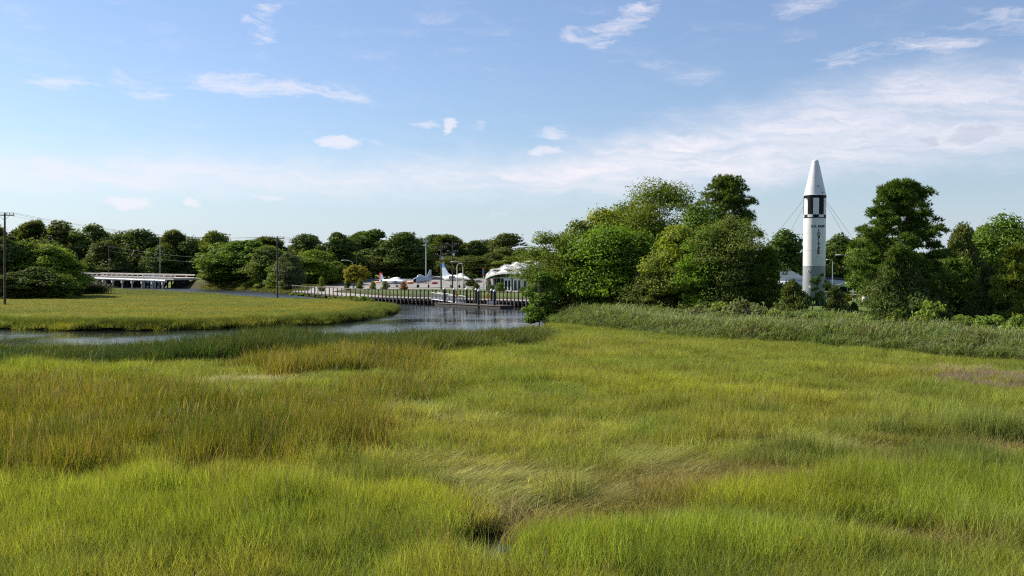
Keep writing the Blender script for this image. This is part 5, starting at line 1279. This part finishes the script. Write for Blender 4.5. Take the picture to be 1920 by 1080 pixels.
# ---- reed belt along the grove
x, y = scatter(30, 100, 8.5, .55, .75, 10)
sd = sdist(x, y, BELT); ok = (sd < .4) & (G.uniform(size=len(x)) < .95); x, y, sd = x[ok], y[ok], sd[ok]; land = np.minimum(terrain(x, y), .6); N1 = len(x)
w1, w2 = fbm(x * .15, y * .15, 41), fbm(x * .5, y * .5, 42); sc_ = np.maximum(1, y / 40) ** .7; k_ = G.uniform(.8, 1.2, (N1, 1))
bt = np.tile(np.array([.150, .195, .070]), (N1, 1)); bt = lerp3(bt, (.125, .175, .055), sst(w1, .45, .7)); bt = lerp3(bt, (.17, .16, .08), sst(w2, .6, .8) * .6); bt *= k_ * 1.55
bh = (1.25 + (w1 - .5) * .95 + (w2 - .5) * .35) * G.uniform(.78, 1.12, N1) * (.55 + .45 * sst(-sd, -.3, 2.0))
emit('reed_belt', sd < 9, PH, 'belt of tall grey green reeds along the foot of the trees', 'reeds', bh, bt, .10 + 0 * x)

# ---- far marsh island
x, y = scatter(86, 330, 12.5, 1.05, .62, 6)
wet = sdist(x, y, CREEK); isl = [Q(-700, 611.5), Q(0, 618), Q(300, 621), Q(540, 613), Q(650, 605), Q(728, 593), Q(741, 586), QD(745, 140), QD(729, 152), QD(695, 166), QD(640, 182), QD(560, 188), QD(480, 202), QD(400, 237), QD(320, 269), QD(190, 342), (-230, 400), (-300, 300), (-400, 188)]
ii_ = inpoly(x, y, isl) & (wet > .25) & (sdist(x, y, UPLAND) > -3); x, y, wet = x[ii_], y[ii_], wet[ii_]; land = terrain(x, y); N2 = len(x); u, v = pix(x, y)
w1, w2, w3 = fbm(x * .05, y * .05, 51), fbm(x * .2, y * .12, 52), fbm(x * .5, y * .5, 53); sc_ = (y / 30) ** .78 * (.35 + .65 * sst(wet, .5, 5.0)); k_ = G.uniform(.85, 1.15, (N2, 1)) * (1 + (w3[:, None] - .5) * .3)
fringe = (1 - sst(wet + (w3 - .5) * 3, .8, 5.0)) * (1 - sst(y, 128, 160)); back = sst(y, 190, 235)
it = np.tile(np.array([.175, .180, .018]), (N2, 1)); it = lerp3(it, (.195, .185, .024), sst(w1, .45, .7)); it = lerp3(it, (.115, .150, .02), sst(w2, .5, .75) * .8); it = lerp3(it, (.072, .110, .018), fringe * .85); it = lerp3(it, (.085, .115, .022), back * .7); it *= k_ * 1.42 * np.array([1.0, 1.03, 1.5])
ih = (.55 - .16 * sst(y, 140, 180) + (w2 - .5) * .45 + (w3 - .5) * .4 * fringe + fringe * .45 * (1 - back) + back * .10) * G.uniform(.85, 1.15, N2)
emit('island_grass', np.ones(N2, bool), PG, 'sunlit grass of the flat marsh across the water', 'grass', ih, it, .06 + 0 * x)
x = G.uniform(-90, -8, 40000); y = G.uniform(84, 215, 40000); wet = sdist(x, y, CREEK); ok = inpoly(x, y, isl) & (wet > .1) & (wet < 2.6); x, y, wet = x[ok], y[ok], wet[ok]; land = terrain(x, y)
N5 = len(x); w1, w3 = fbm(x * .12, y * .12, 55), fbm(x * .6, y * .6, 56); sc_ = np.full(N5, 1.3); k_ = G.uniform(.8, 1.2, (N5, 1))
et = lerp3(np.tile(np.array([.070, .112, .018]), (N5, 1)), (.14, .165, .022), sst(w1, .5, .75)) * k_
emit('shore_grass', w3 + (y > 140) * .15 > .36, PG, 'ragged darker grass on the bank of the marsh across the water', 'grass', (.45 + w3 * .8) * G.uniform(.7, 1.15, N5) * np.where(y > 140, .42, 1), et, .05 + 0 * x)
# ---- far bank grass by the bridge and reeds under the wood
x = G.uniform(X(90, 230), X(560, 250), 5000); y = G.uniform(190, 372, 5000); up_ = sdist(x, y, UPLAND); wet = sdist(x, y, CREEK); u, v = pix(x, y)
ok = (wet > .2) & (wet < 14) & (up_ < .5) & (y > 200); x, y = x[ok], y[ok]; land = terrain(x, y); N3 = len(x); w1 = fbm(x * .2, y * .2, 61); sc_ = (y / 30) ** .5; k_ = G.uniform(.8, 1.2, (N3, 1))
bt = lerp3(np.tile(np.array([.095, .135, .02]), (N3, 1)), (.16, .19, .02), sst(w1, .4, .7)) * k_
emit('bank_grass', np.ones(N3, bool), PR, 'tall bright grass along the far creek bank by the bridge', 'grass', G.uniform(.45, .85, N3), bt, .05 + 0 * x)
x = np.concatenate([G.uniform(-115, -80, 2500), G.uniform(-140, -70, 2500)]); y = np.concatenate([G.uniform(176, 200, 2500), G.uniform(184, 232, 2500)]); up_ = sdist(x, y, UPLAND)
ok = (up_ < 1.5) & (up_ > -9) & (sdist(x, y, CREEK) > 1); x, y = x[ok], y[ok]; land = terrain(x, y); N4 = len(x); sc_ = (y / 40) ** .9; k_ = G.uniform(.7, 1.2, (N4, 1))
emit('wood_edge_reeds', np.ones(N4, bool), PH, 'dark reeds at the edge of the wood behind the marsh', 'reeds', G.uniform(1.6, 2.8, N4), np.tile(np.array([.055, .075, .030]), (N4, 1)) * k_, .08 + 0 * x)
